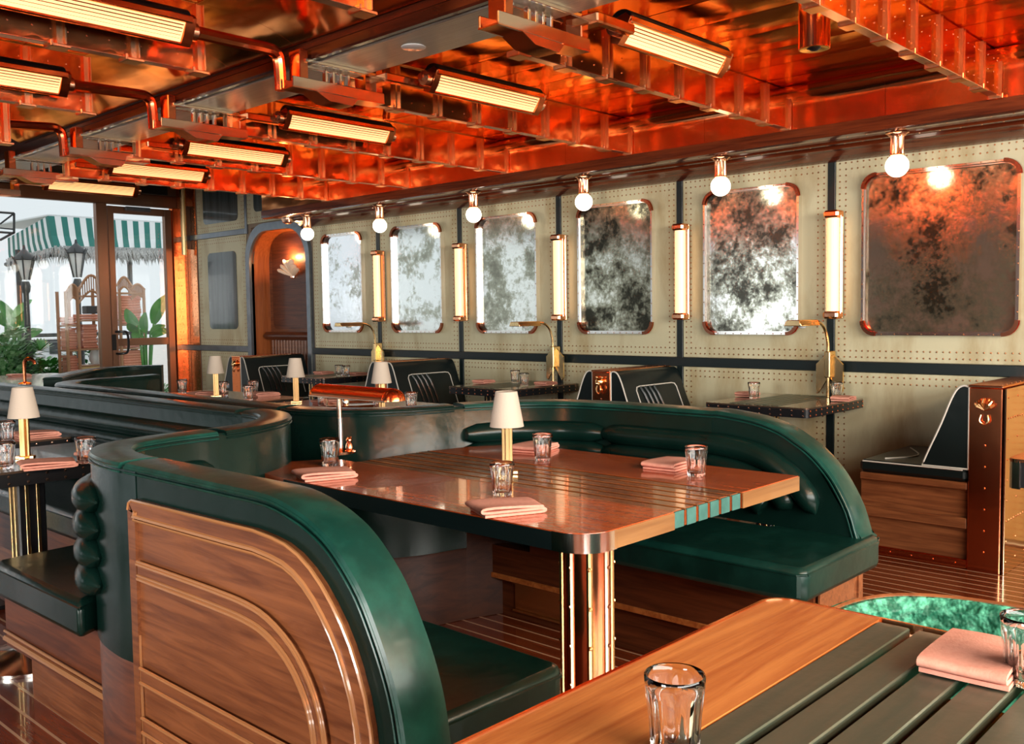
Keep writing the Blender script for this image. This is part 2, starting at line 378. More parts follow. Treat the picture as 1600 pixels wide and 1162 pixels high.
# copper sheets by the door
for a, b, c, d in ((10.285, 10.50, .02, .914), (10.285, 10.50, .976, 2.2), (10.285, 10.50, 2.26, 2.95), (10.50, 10.735, .02, .914), (10.50, 10.735, .976, 2.2), (10.50, 10.735, 2.26, 2.95)):
    wall_panel(a+.004, b-.004, c, d, m='copper', rows='lr', pitch=.09, r=.007)
# arched niche: polygon helper
def arch(y0, y1, ztop, r, z0=0.0, n=8):
    pts = [(y0, z0)]
    for k in range(n+1): a = math.pi-math.pi/2*k/n; pts.append((y0+r+r*math.cos(a), ztop-r+r*math.sin(a)))
    for k in range(n+1): a = math.pi/2-math.pi/2*k/n; pts.append((y1-r+r*math.cos(a), ztop-r+r*math.sin(a)))
    pts.append((y1, z0)); return pts
outer = arch(8.005, 9.19, 2.285, .36); inner = arch(8.065, 9.115, 2.205, .33)
fr = MB(); n = len(outer); f_ = fyz(XW)
vs = [f_(u, v, h) for q in (outer, inner) for h in (-.03, .03) for u, v in q]
fs = []
for i in range(n-1):
    for p, q in ((0, 1), (1, 3), (3, 2), (2, 0)): fs.append((p*n+i, p*n+i+1, q*n+i+1, q*n+i))
fr.add(vs, fs); niche = struct('trim_1', fr, 'grey_metal')
rev = MB(); vs = [f_(u, v, h) for h in (.0, .22) for u, v in inner]; rev.add(vs, [(i, i+1, n+i+1, n+i) for i in range(n-1)])
part('reveal', rev, 'walnut_x', niche)
part('back_panel', MB().box(5.82, 5.84, 8.0, 9.2, 0, 2.3), 'walnut', niche)
mb = MB(); mb.prism(rrect(8.15, 9.03, 1.16, 2.13, .07), fyz(5.815), -.012, .006); part('inset_panel', mb, 'walnut_dark', niche)
part('ledge', MB().box(5.70, 5.82, 8.075, 9.105, 1.05, 1.13, .03), 'walnut_dark', niche)
mb = MB()
for i in range(18): yy = 8.10+i*.056; mb.tube([(5.805, yy, .10), (5.805, yy, 1.04)], .022, 8)
part('reeded_panel', mb, 'walnut', niche)
# shell sconce
t = thing('shell_sconce', (5.79, 8.62, 1.80), 'pale scallop shell uplight inside the arched wooden niche', 'wall lamp')
mb = MB(); c = Vector((5.79, 8.62, 1.72)); sh = []
for k in range(7):
    a = math.radians(-66+22*k); L_ = .19 if k % 2 == 0 else .17; d = Vector((0, math.sin(a), math.cos(a)))
    mb.tube([c+d*.01, c+d*L_*.5+Vector((-.035, 0, 0)), c+d*L_*.88+Vector((-.06, 0, 0)), c+d*L_+Vector((-.062, 0, 0))], [.012, .03, .036, .02], 8, flat=.6)
part('shell', mb, 'shell', t); part('mount', MB().box(5.775, 5.805, 8.59, 8.65, 1.70, 1.75, .01), 'pale_copper', t)
l = bpy.data.lights.new('shell_glow', 'POINT'); l.energy = 5; l.color = (1, .5, .2); l.shadow_soft_size = .012
lo = bpy.data.objects.new('shell_glow', l); lo.location = (-.06, 0, .13); lo.parent = t; COL.objects.link(lo)
# =================================================================== window wall (Y = 10.75)
YD = 10.75
ww = struct('wall_far', MB().box(-4.6, 5.62, YD, YD+.15, 2.72, 3.0), 'plaster')
wf = MB()
wf.box(-4.6, 5.60, YD-.03, YD+.05, 2.60, 2.74, .005).box(-4.6, 4.62, YD-.03, YD+.05, 0, .10, .004)
w1 = struct('window_1', wf, 'frame_brown')
for x_ in (-3.4, -1.4, .6, 2.6): part('mullion', MB().box(x_-.06, x_+.06, YD-.03, YD+.05, .1, 2.6, .004), 'frame_brown', w1)
xs = [-4.6, -3.4, -1.4, .6, 2.6, 4.69]
for i in range(5): part('pane', MB().box(xs[i]+.05, xs[i+1]-.05, YD+.005, YD+.013, .1, 2.6), 'window_glass', w1)
dr = MB().box(4.63, 4.75, YD-.04, YD+.04, 0, 2.6, .004)
door = struct('door_1', dr, 'frame_brown')
part('stile', MB().box(4.76, 4.83, YD-.035, YD+.035, .02, 2.58, .004), 'frame_brown', door)
part('stile', MB().box(5.44, 5.52, YD-.035, YD+.035, .02, 2.58, .004), 'frame_brown', door)
part('jamb', MB().box(5.53, 5.61, YD-.05, YD+.04, 0, 2.6, .004), 'copper_dark', door)
part('door_rail', MB().box(4.83, 5.44, YD-.03, YD+.03, .985, 1.07, .004), 'frame_brown', door)
part('door_rail', MB().box(4.83, 5.44, YD-.03, YD+.03, 2.50, 2.58, .004), 'frame_brown', door)
part('door_rail', MB().box(4.83, 5.44, YD-.03, YD+.03, .02, .22, .004), 'frame_brown', door)
part('pane', MB().box(4.83, 5.44, YD-.004, YD+.004, 1.07, 2.5), 'window_glass', door)
part('pane', MB().box(4.83, 5.44, YD-.004, YD+.004, .22, .985), 'window_glass', door)
hd = MB().tube(smooth([(4.80, YD-.035, 1.15), (4.83, YD-.10, 1.15), (4.90, YD-.11, 1.13), (4.90, YD-.11, .93), (4.83, YD-.10, .90), (4.80, YD-.035, .90)], 4), .014, 8)
part('door_handle', hd, 'black_metal', door)
part('lock_plate', MB().box(4.75, 4.80, YD-.045, YD-.034, .94, 1.12, .004), 'black_metal', door)
part('door_closer', MB().box(4.95, 5.25, YD-.09, YD-.035, 2.53, 2.58, .01), 'grey_metal', door)
mb = MB(); mb.prism([(10.35, 2.70), (10.35, 2.82), (10.70, 2.86), (10.70, 2.74)], lambda u, v, w: (w, u, v), -4.5, 5.3)
struct('trim_2', mb, 'black_metal')
# slim vertical bar by the door
t = thing('wall_lamp', (5.56, 10.42, 2.0), 'slim vertical brass tube lamp high on the copper panel beside the door', 'wall lamp')
part('tube', MB().tube([(5.52, 10.42, 2.03), (5.52, 10.42, 2.80)], .035, 10), 'brass', t)
part('mount', MB().box(5.54, 5.60, 10.40, 10.44, 2.1, 2.6, .004), 'black_metal', t)
# =================================================================== other walls (seen in the mirrors)
lw = MB()
for y0, y1 in ((-3.1, .6), (2.2, 7.6), (9.7, 10.8)): lw.box(-4.75, -4.6, y0, y1, 0, 3.0)
lw.box(-4.75, -4.6, -3.1, 10.8, 0, .7).box(-4.75, -4.6, -3.1, 10.8, 2.4, 3.0)
wl = struct('wall_left', lw, 'walnut_dark')
for a, b in ((.6, 2.2), (7.6, 9.7)): part('pane', MB().box(-4.68, -4.67, a, b, .7, 2.4), 'window_glass', wl)
bw = MB().box(-4.6, -3.5, -3.25, -3.1, 0, 3).box(4.5, 5.7, -3.25, -3.1, 0, 3).box(-3.5, 4.5, -3.25, -3.1, 2.5, 3).box(-3.5, 4.5, -3.25, -3.1, 0, .95)
wb = struct('wall_back', bw, 'walnut_dark')
part('pane', MB().box(-3.5, 4.5, -3.2, -3.19, .95, 2.5), 'window_glass', wb)
# =================================================================== CEILING
ceil = struct('ceiling', MB().box(-4.7, 5.7, -3.2, 10.85, 3.0, 3.1), 'ceiling_dark')
GY = [1.48+1.105*k for k in range(-3, 6)]            # girder lines
GX = [2.826+.283*k for k in range(9)]                # stiffener lines right of the beam (2.826 .. 5.09)
GXL = [2.05-.283*k for k in range(11)]
def sheet(w, h):
    mb = MB(); n = 8; vs = []; fs = []
    for i in range(n+1):
        for j in range(n+1):
            u, v = i/n*2-1, j/n*2-1; vs.append((u*w/2, v*h/2, -.005*(1-u*u)*(1-v*v)-.0015*math.sin(5*v+3*u)*(1-u*u)*(1-v*v)))
    for i in range(n):
        for j in range(n): a = i*(n+1)+j; fs.append((a, a+1, a+n+2, a+n+1))
    m0 = [(-w/2, -h/2, .004), (w/2, -h/2, .004), (w/2, h/2, .004), (-w/2, h/2, .004)]
    b = len(vs); vs += m0; c4 = [0, n*(n+1), n*(n+1)+n, n]
    fs += [(b, b+3, b+2, b+1)]+[(c4[q], b+q, b+(q+1) % 4, c4[(q+1) % 4]) for q in range(4)]
    mb.add(vs, fs); me = mb.mesh('ceiling_panel'); return me
struct_c = MB().box(2.6, 5.12, -2, 7.0, 2.548, 2.56).box(-1.6, 2.2, -2, 7.02, 2.608, 2.62)
part('ceiling_lining', struct_c, 'copper_dark', ceil)
sm = sheet(.275, 1.094)
for gi in range(len(GY)-1):
    yc = (GY[gi]+GY[gi+1])/2
    for i in range(8): put('ceiling_panel', sm, 'copper_sheet', ceil, ((GX[i]+GX[i+1])/2, yc, 2.543))
    if gi >= 1:
        for i in range(10): put('ceiling_panel', sm, 'copper_sheet', ceil, ((GXL[i]+GXL[i+1])/2, yc, 2.603))
# coves: left of the beam and above the soffit
pl = smooth([(2.05, 2.603), (2.2, 2.600), (2.33, 2.585), (2.44, 2.555), (2.52, 2.52)], 3)
for gi in range(1, len(GY)-1):
    for h in (0, 1):
        y0 = GY[gi]+h*.5525; mb = MB(); q = [(p.x, p.y) for p in pl]
        mb.prism(q+[(a, b+.006) for a, b in q[::-1]], lambda u, v, w: (u, w, v), y0+.001, y0+.5515); part('cove_panel', mb, 'copper_sheet', ceil)
pr_ = [(5.085, 2.31), (5.085, 2.44)]+[(5.085-.09+.09*math.cos(a), 2.445+.09*math.sin(a)) for a in [math.radians(10*k) for k in range(1, 10)]]
ys = [GY[2]+.5525*k for k in range(11)]+[7.55, 8.06]
for i in range(len(ys)-1):
    mb = MB(); mb.prism(pr_+[(a+.008, b+.006) for a, b in pr_[::-1]], lambda u, v, w: (u, w, v), ys[i]+.001, ys[i+1]-.001); part('cove_panel', mb, 'copper_sheet', ceil)
# main beam
bm = thing('ceiling_beam', (2.70, 3.5, 2.43), 'long ceiling beam with dark red sides and brushed metal underside', 'beam')
mb = MB().box(2.535, 2.86, -2.5, 10.3, 2.445, 2.60, .006); part('beam_core', mb, 'beam_wood', bm)
part('fascia', MB().box(2.520, 2.56, -2.5, 10.3, 2.437, 2.49, .008), 'beam_wood', bm)
part('soffit_plate', MB().box(2.565, 2.85, -2.5, 10.3, 2.43, 2.447, .002), 'brushed_metal', bm)
# wall soffit
sf = [(5.075, 2.315), (5.075, 2.245), (5.10, 2.240), (5.14, 2.240), (5.145, 2.250), (5.30, 2.252), (5.305, 2.243), (5.345, 2.243), (5.35, 2.255), (5.43, 2.255), (5.44, 2.238), (5.48, 2.225), (5.53, 2.19), (5.598, 2.185), (5.598, 2.315)]
mb = MB(); mb.prism(sf, lambda u, v, w: (u, w, v), -3.05, 8.06); sof = struct('trim_3', mb, 'soffit_wood')
rv = MB()
for i in range(86):
    y = -1+i*.105
    for x_, z_ in ((5.325, 2.243), (5.12, 2.24)): rv.rivet((x_, y, z_), (0, 0, -1), .006)
part('rivets', rv, 'rivet_bright', sof, kind='stuff')
# copper girders
def girder(xs, top, ysign, y, label, first=None):
    t = thing('ceiling_girder', (xs[0], y, 2.32), label, 'girder', 'copper girders across the ceiling')
    return t
def web_mesh(h):
    mb = MB(); n = 6; m_ = 5; vs = []; fs = []
    for sgn in (-1, 1):
        b = len(vs)
        for i in range(n+1):
            for j in range(m_+1):
                u, v = i/n*2-1, j/m_*2-1; vs.append((u*.138, sgn*(.003+.0035*(1-u*u)*(1-v*v)+.001*math.sin(4*u+3*v)*(1-u*u)), (v+1)/2*h))
        for i in range(n):
            for j in range(m_): a = b+i*(m_+1)+j; fs.append((a, a+1, a+m_+2, a+m_+1))
    mb.add(vs, fs); mb.box(-.138, .138, -.003, .003, 0, h); return mb.mesh('web_panel')
def stiff_mesh(h):
    mb = MB()
    for s_ in (-1, 1):
        mb.box(-.016, .016, s_*.003, s_*.009, .004, h-.004).box(-.018, -.013, s_*.003, s_*.022, .004, h-.004).box(.013, .018, s_*.003, s_*.022, .004, h-.004)
    return mb.mesh('stiffener')
def rivm(h):
    mb = MB()
    for s_ in (-1, 1):
        for xx in (-.11, .11, -.04, .045):
            for q in (.2, .5, .8): mb.rivet((xx, s_*(.004 if abs(xx) > .1 else .0065), h*q), (0, s_, 0), .0035)
    return mb.mesh('rivets')
WM = {}; 
for h in (.215, .275): WM[h] = (web_mesh(h), stiff_mesh(h), rivm(h))
tabm = MB().box(-.045, .03, -.034, .034, -.014, -.002, .002).box(-.045, -.035, -.034, .034, -.014, .010, .002).mesh('tab')
def make_girder(xs, y, h, label):
    t = thing('ceiling_girder', (min(xs), y, 2.322), label, 'girder', 'copper girders across the ceiling')
    w_, s_, r_ = WM[h]; x0 = min(xs); X_ = sorted(xs)
    for i in range(len(X_)-1):
        xm = (X_[i]+X_[i+1])/2-x0; p_ = put('web_panel', w_, 'copper_sheet', t, (xm, 0, 0)); put('rivets', r_, 'rivet_bright', p_, (0, 0, 0), kind='stuff')
    for i, q in enumerate(X_):
        put('stiffener', s_, 'copper_light', t, (q-x0, 0, 0)); put('tab', tabm, 'copper_light', t, (q-x0, 0, 0))
    fl = MB().box(min(xs)-.0, max(xs)+.0, y-.022, y+.022, 2.318, 2.323, .0015); part('bottom_flange', fl, 'pale_copper', t); return t
rn = ['nearest the brass booth end, right of the beam', 'second from the right, ending above the fifth mirror', 'third from the right, ending above the fourth mirror', 'fourth from the right, ending above the third mirror', 'fifth from the right, ending above the second mirror', 'farthest one, ending above the arched niche']
for k, i in enumerate(range(3, 9)):
    make_girder(GX, GY[i], .215, 'riveted copper girder %s' % rn[k])
ln = ['at the top edge of the photo left of the beam', 'behind the big heater lamp left of the beam', 'behind the second heater lamp left of the beam', 'farthest one left of the beam', 'far left one past the heater pipes']
for k, i in enumerate(range(4, 9)):
    make_girder(GXL[:8], GY[i], .275, 'riveted copper girder %s' % ln[k])
# =================================================================== heater lamps, pipes and brackets on the beam
def make_heater():
    t = thing('heater_lamp', (0, 0, 0), 'x', 'heater lamp', 'copper heater lamps under the ceiling')
    # length along X, 0 .. .70
    cap = [(-.050, .035)]+[(-.005+.052*math.cos(a), .035+.036*math.sin(a)) for a in [math.radians(180-15*k) for k in range(0, 13)]]+[(.040, -.01), (.030, -.045), (.012, -.050)]
    mb = MB(); mb.prism(cap, lambda u, v, w: (w, u, v), .03, .67); put('housing', mb.mesh('housing'), 'black_metal', t)
    lip = MB().box(.02, .68, -.062, -.046, .012, .038, .004).box(.02, .68, -.002, .016, -.060, -.046, .004); put('copper_lip', lip.mesh('copper_lip'), 'copper', t)
    g = MB()
    for k in range(6):
        f0 = k/6; yy = -.054+.052*f0; zz = .012-.062*f0; g.tube([(.05, yy+.004, zz+.003), (.65, yy+.004, zz+.003)], .0022, 5)
    put('grille_wires', g.mesh('grille_wires'), 'copper_dark', t, kind='stuff')
    g = MB(); g.prism([(-.050, .015), (.0, -.048), (.01, -.04), (-.04, .02)], lambda u, v, w: (w, u, v), .045, .655)
    put('glowing_panel', g.mesh('glowing_panel'), 'heater_light', t)
    for a, b in ((.015, .045), (.655, .69)):
        e = MB(); e.prism([(-.062, .03), (-.04, .05), (.04, .03), (.035, -.05), (.0, -.062), (-.03, -.03)], lambda u, v, w: (w, u, v), a, b); put('end_cap', e.mesh('end_cap'), 'copper_dark', t)
    for q in (.0, .70): put('collar', MB().tube([(q-.012, 0, .0), (q+.012, 0, .0)], .034, 12).mesh('collar'), 'pale_copper', t)
    put('socket', MB().tube([(-.03, 0, 0), (-.013, 0, 0)], .018, 10).mesh('socket'), 'pale_copper', t)
    return t
ht = make_heater(); KIDS[ht.name] = list(ht.children)
RY = [2.30, 3.42, 4.66, 5.82, 6.93, 8.12]
rl = ['just left of the cylinder downlight', 'second from the right of those right of the beam', 'third from the camera, right of the beam', 'fourth from the camera, right of the beam', 'fifth from the camera, right of the beam', 'farthest, over the terrace glass']
for i, y in enumerate(RY):
    lb = 'copper heater lamp with glowing grille, '+rl[i]
    if i == 0: ht.location = (3.07, y, 2.42); ht.scale = (1.165, 1, 1.05); ht['label'] = lb
    else: dup(ht, (3.07, y, 2.42), label=lb)
for x0, y, lb in ((1.12, 3.53, 'large copper heater lamp at the top left of the room with a bent pipe'), (1.12, 4.72, 'second copper heater lamp on the left, its left part out of view'), (1.12, 5.95, 'left side heater lamp whose pipe alone is seen')):
    dup(ht, (x0, y, 2.43), label=lb)
BY = [2.36, 3.60, 4.80, 5.97, 7.08, 8.2]
def make_bracket():
    t = thing('beam_bracket', (0, 0, 0), 'x', 'bracket', 'polished copper brackets wrapped under the beam')
    put('post', MB().box(2.455, 2.50, -.045, .04, 2.315, 2.47, .004).mesh('post'), 'copper_dark', t)
    put('post', MB().box(2.872, 2.915, -.05, .03, 2.30, 2.50, .004).mesh('post'), 'copper_dark', t)
    b = MB().box(2.41, 2.92, -.055, -.045, 2.295, 2.345, .003).box(2.41, 2.92, .035, .045, 2.295, 2.345, .003)
    put('side_bar', b.mesh('side_bar'), 'chrome', t)
    tr = [(2.41, 2.296), (2.53, 2.296), (2.60, 2.262), (2.73, 2.258), (2.76, 2.292), (2.92, 2.296)]
    m_ = MB(); m_.prism(tr+[(a, b+.006) for a, b in tr[::-1]], lambda u, v, w: (u, w, v), -.055, .045); put('tray', m_.mesh('tray'), 'copper', t)
    m_ = MB()
    m_.prism([(2.53, 2.296), (2.60, 2.262), (2.73, 2.258), (2.76, 2.292)], lambda u, v, w: (u, w, v), -.057, -.054); put('tray_side', m_.mesh('tray_side'), 'chrome', t)
    for x_ in (2.62, 2.66, 2.70, 2.745): put('bar', MB().box(x_-.007, x_+.007, -.012, .012, 2.34, 2.432, .002).mesh('bar'), 'chrome', t)
    put('top_frame', MB().box(2.48, 2.87, -.055, -.043, 2.415, 2.43, .002).box(2.48, 2.87, .035, .047, 2.415, 2.43, .002).mesh('top_frame'), 'chrome', t)
    put('arm', MB().box(2.90, 3.11, -.13, -.09, 2.385, 2.425, .006).box(2.87, 2.93, -.13, 0, 2.385, 2.425, .006).mesh('arm'), 'copper', t)
    return t
bk = make_bracket(); KIDS[bk.name] = list(bk.children)
bl = ['at the top edge of the photo', 'beside the round white beam plate', 'second in view from the left pipe lamps', 'third, above the terrace glass', 'at the far left end of the beam', 'last one by the terrace glass']
for i, y in enumerate(BY):
    lb = 'polished copper ladder bracket under the beam, '+bl[i]
    if i == 0: bk.location = (0, y, 0); bk['label'] = lb
    else: dup(bk, (0, y, 0), label=lb)
for i, (y, yl, lb) in enumerate(((3.60, 3.53, 'bent square copper pipe from the large left heater lamp to the beam'), (4.80, 4.72, 'bent copper pipe from the second left heater lamp to the beam'), (5.97, 5.95, 'bent copper pipe at the left edge running down to the beam'))):
    ye = y+.06; pth = smooth([(1.95, yl, 2.43), (2.15, yl+(ye-yl)*.45, 2.448), (2.33, yl+(ye-yl)*.85, 2.465), (2.385, ye-.01, 2.462), (2.418, ye, 2.43), (2.425, ye, 2.30)], 5)
    solo('heater_pipe', MB().tube(pth, .027, 10), 'copper_dark', lb, 'pipe', 'heater pipes left of the beam', (1.95, yl, 2.43))
c = uz(646, 74, 2.428); t = MB().lathe([(.001, 0), (.045, 0), (.052, .003), (.052, .006)], (c.x, c.y, 2.424), 20)
solo('detector_plate', t, 'porcelain', 'round white plate set in the metal underside of the beam', 'ceiling fitting', None, (c.x, c.y, 2.424))
# copper downlight
c = (3.70, 1.77, 2.36); t = thing('downlight', (c[0], c[1], 2.36), 'polished copper cylinder downlight hanging under the near right ceiling', 'ceiling light')
part('cylinder', MB().lathe([(.058, 0), (.062, .0), (.062, .19), (.05, .19), (.058, .0)], (c[0], c[1], 2.35), 24, caps=False), 'copper', t)
part('bezel', MB().lathe([(.03, .004), (.055, .002), (.057, -.004), (.03, 0)], (c[0], c[1], 2.352), 24, caps=False), 'brass', t)
part('lens', MB().sphere((c[0], c[1], 2.375), .035, 14, 8), 'black_metal', t)
# bulbs under the soffit
def make_bulb():
    t = thing('bulb_light', (0, 0, 0), 'x', 'ceiling light', 'globe bulbs under the wall soffit')
    put('canopy', MB().lathe([(.058, 0), (.062, -.006), (.05, -.012), (.045, -.02)], (0, 0, 0), 20).mesh('canopy'), 'pale_copper', t)
    put('fluted_holder', MB().lathe([(.036, -.02), (.036, -.03), (.036, -.118), (.040, -.124), (.03, -.128)], (0, 0, 0), 48, flute=(12, .16, 1, 2)).mesh('fluted_holder'), 'copper', t)
    put('globe', MB().sphere((0, 0, -.180), .062, 20, 12).mesh('globe'), 'bulb', t)
    return t
bb = make_bulb(); KIDS[bb.name] = list(bb.children)
nm = ['above the widest mirror at the right', 'above the fifth mirror from the niche', 'above the fourth mirror from the niche', 'above the third mirror from the niche', 'above the second mirror from the niche', 'at the arched niche']
for i, y in enumerate((2.035, 3.13, 4.225, 5.33, 6.49, 7.57)):
    lb = 'white globe bulb in a fluted copper holder, '+nm[i]
    if i == 0: bb.location = (5.26, y, 2.252); bb['label'] = lb
    else: dup(bb, (5.26, y, 2.252), label=lb)
t = MB().lathe([(.03, 0), (.05, .012), (.06, .04), (.06, .05)], (5.3, 7.95, 2.20), 14); solo('small_spotlight', t, 'pale_copper', 'small unlit copper spotlight at the end of the soffit over the niche', 'ceiling light', None, (5.3, 7.95, 2.20))
# =================================================================== mirrors
def frame_mesh(y0, y1, z0, z1, r, parent):
    o = MB(); poly = rrect(y0, y1, z0, z1, r, 6)
    ring(o, poly, fyz(XW), .012, -.045, .0); part('outer_frame', o, 'chrome', parent)
    o = MB(); ring(o, rrect(y0+.006, y1-.006, z0+.006, z1-.006, r-.005, 6), fyz(XW), .015, -.030, -.004); part('inner_frame', o, 'chrome', parent)
    rv = MB()
    for i in range(9):
        f0 = (i+.5)/9
        for (a, b) in ((y0+r+(y1-y0-2*r)*f0, z0+.006), (y0+r+(y1-y0-2*r)*f0, z1-.006), (y0+.006, z0+r+(z1-z0-2*r)*f0), (y1-.006, z0+r+(z1-z0-2*r)*f0)): rv.rivet((XW-.045, a, b), (-1, 0, 0), .005)
    part('rivets', rv, 'rivet', parent, kind='stuff')
    for cy, cz, a0 in ((y0+r, z0+r, 180), (y1-r, z0+r, 270), (y1-r, z1-r, 0), (y0+r, z1-r, 90)):
        m_ = MB(); pts = [(cy+(r-.006)*math.cos(math.radians(a0+90*k/6)), cz+(r-.006)*math.sin(math.radians(a0+90*k/6))) for k in range(7)]
        band(m_, pts, fyz(XW), .022, -.052, -.03); part('corner_bracket', m_, 'bracket_brown', parent)
MIR = [(1.495, 2.355, 'widest antique mirror, at the right, mottled black with painted orange reflection', .54, .74, (1.0, .86, .68)),  # warm tint paints the orange ceiling reflection into the glass
       (2.755, 3.44, 'tall antique mirror between the right two tube sconces, pale cloud at its left', .55, .74, (.84, .84, .80)),
       (3.855, 4.53, 'dark mottled antique mirror with green black foxing at its bottom', .58, .78, (.74, .73, .64)),
       (4.945, 5.615, 'silver antique mirror above the second table lamp, yellowish at its foot', .50, .70, (.95, .96, .90)),
       (6.04, 6.712, 'silver antique mirror second from the niche, greenish mottling', .48, .68, (.95, .97, .94)),
       (7.142, 7.772, 'palest antique mirror, next to the arched niche', .45, .66, (.95, .97, 1.0))]
for i, (a, b, lb, lo_, hi_, cc) in enumerate(MIR):
    t = thing('antique_mirror', (XW, (a+b)/2, 1.14), lb, 'mirror', 'riveted antique mirrors on the panelled wall')
    g = MB(); g.prism(rrect(a+.008, b-.008, 1.148, 2.077, .075, 6), fyz(XW), -.010, -.004); part('mirror_glass', g, antique('antique_glass_%d' % i, i+1, lo_, hi_, cc, (.06, .10, .07, .30, .36, .42)[i]), t)
    frame_mesh(a, b, 1.138, 2.087, .085, t)
# =================================================================== tube sconces
def make_sconce():
    t = thing('tube_sconce', (0, 0, 0), 'x', 'wall lamp', 'vertical tube sconces between the mirrors')
    put('glass_tube', MB().tube([(-.065, 0, .045), (-.065, 0, .605)], .036, 16).mesh('glass_tube'), 'tube_light', t)
    for z in (0, .605): put('end_cap', MB().box(-.112, -.02, -.047, .047, z, z+.045, .012).mesh('end_cap'), 'copper', t)
    put('back_plate', MB().box(-.02, 0, -.036, .036, .0, .65, .006).mesh('back_plate'), 'copper', t)
    for s_ in (-1, 1): put('side_rod', MB().tube([(-.06, s_*.044, .03), (-.06, s_*.044, .62)], .005, 6).mesh('side_rod'), 'pale_copper', t)
    return t
sc = make_sconce(); KIDS[sc.name] = list(sc.children)
nm = ['nearest one, left of the widest mirror', 'between the dark mirror and the pale cloud mirror', 'between the yellowish mirror and the dark mirror', 'fourth from the right between two silver mirrors', 'farthest one, right of the palest mirror']
for i, y in enumerate((2.515, 3.60, 4.695, 5.785, 6.87)):
    lb = 'glowing vertical tube sconce, '+nm[i]
    if i == 0: sc.location = (XW-.01, y, 1.238); sc['label'] = lb
    else: dup(sc, (XW-.01, y, 1.238), label=lb)
# =================================================================== swan neck reading lamps
def make_swan():
    t = thing('swan_neck_lamp', (0, 0, 0), 'x', 'wall lamp', 'brass swan neck lamps over the booth tables')
    st = smooth([(-.07, 0, -.037), (-.07, 0, .20), (-.075, 0, .30), (-.10, .01, .38), (-.16, .02, .42), (-.24, .03, .425)], 5)
    put('stem', MB().tube(st, .009, 8).mesh('stem'), 'brass', t)
    sh = MB(); sh.prism([(-.055, 0), (-.04, .035), (.04, .035), (.055, 0)], lambda u, v, w: (w, u+.035, v+.40), -.46, -.22); put('lamp_shade', sh.mesh('lamp_shade'), 'brass', t, bev=.004)
    put('lens', MB().sphere((-.34, .035, .398), .025, 10, 6, .6).mesh('lens'), 'porcelain', t)
    m_ = MB()
    for s_ in (-1, 1):
        m_.prism([(0, .24), (s_*.085, .16), (s_*.085, .0), (s_*.07, -.02), (s_*.02, .06), (0, .08)], lambda u, v, w: (w, u, v), -.05-.0, -.035)
    put('wing_plate', m_.mesh('wing_plate'), 'brass', t)
    put('clamp', MB().box(-.085, -.0, -.018, .018, .08, .24, .005).mesh('clamp'), 'brass', t)
    return t
sw = make_swan(); KIDS[sw.name] = list(sw.children)
for i, (y, lb) in enumerate(((2.535, 'over the nearest booth table'), (4.74, 'over the middle booth table'), (6.90, 'over the far booth table'))):
    lb = 'brass swan neck reading lamp with winged wall bracket, '+lb
    if i == 0: sw.location = (5.575, y, .80); sw['label'] = lb
    else: dup(sw, (5.575, y, .80), label=lb)
# =================================================================== wall booths
XB = 4.90
BP = [(0, .50), (0, .905), (.025, .912), (.055, .895), (.085, .84), (.13, .72), (.19, .58), (.222, .50)]
def back_cushion(t, yc, s, x0=XB, x1=5.585):
    pr = [(yc+s*a, b) for a, b in BP]
    pts = smooth(pr[1:], 3); poly = [pr[0]]+[tuple(p) for p in pts]
    mb = MB(); mb.prism(poly, fyz(0), x0, x1); o = part('backrest', mb, 'leather_black', t)
    part('piping', MB().tube([(x0-.001, p[0], p[1]) for p in poly]+[(x0-.001, poly[0][0], poly[0][1])], .005, 6), 'piping', o)
    # inset panel lines on the sloping face
    def on(u, v):   # u 0..1 along X, v 0..1 up the face
        z = .54+.27*v; 
        for i in range(len(pts)-1):
            if pts[i].y >= z >= pts[i+1].y: q = (pts[i].y-z)/(pts[i].y-pts[i+1].y+1e-9); yy = pts[i].x+(pts[i+1].x-pts[i].x)*q; break
        else: yy = pts[-1].x
        return (x0+.13+(x1-x0-.22)*u, yy+s*.002, z)
    path = [on(0, 0), on(0, .9), on(.03, .98), on(.1, 1), on(.9, 1), on(.97, .98), on(1, .9), on(1, 0)]
    part('piping', MB().tube(path, .0042, 6), 'piping', o)
    for k in range(4): 
        u = .10+.11*k; m_ = MB().tube([on(u, .98), on(u+.06, .8), on(u+.10, .5), on(u+.11, .1)], .011, 6); part('stitched_rib', m_, 'leather_black', o)
def seat_block(t, y0, y1, x0=XB, side=None):
    o = part('seat', MB().box(x0-.01, 5.585, y0, y1, .435, .50, .018), 'leather_black', t)
    ye = y0 if side == 'lo' else y1
    part('piping', MB().tube([(x0-.012, y0+.02, .494), (x0-.012, y1-.02, .494)], .004, 6), 'piping', o)
    q = (y0+y1)/2
    part('piping', MB().tube(smooth([(x0+.08, ye-.10*(1 if side != 'lo' else -1), .502), (x0+.28, ye-.20*(1 if side != 'lo' else -1), .503), (x0+.55, ye-.06*(1 if side != 'lo' else -1), .502)], 4), .004, 6), 'piping', o)
    b = part('base', MB().box(x0+.02, 5.585, y0, y1, 0, .435), 'walnut', t)
    for z0, z1, e in ((.395, .432, .0), (.20, .255, 0)):
        part('molding', MB().box(x0-.004, x0+.022, y0+.0, y1-.0, z0, z1, .005), 'walnut', b)
    part('skirting', MB().box(x0+.004, x0+.022, y0, y1, 0, .045, .003), 'copper_dark', b)
    rv = MB(); n = max(2, int((y1-y0)/.10))
    for i in range(n): rv.rivet((x0+.004, y0+(i+.5)*(y1-y0)/n, .024), (-1, 0, 0), .006)
    part('rivets', rv, 'rivet_bright', b, kind='stuff')
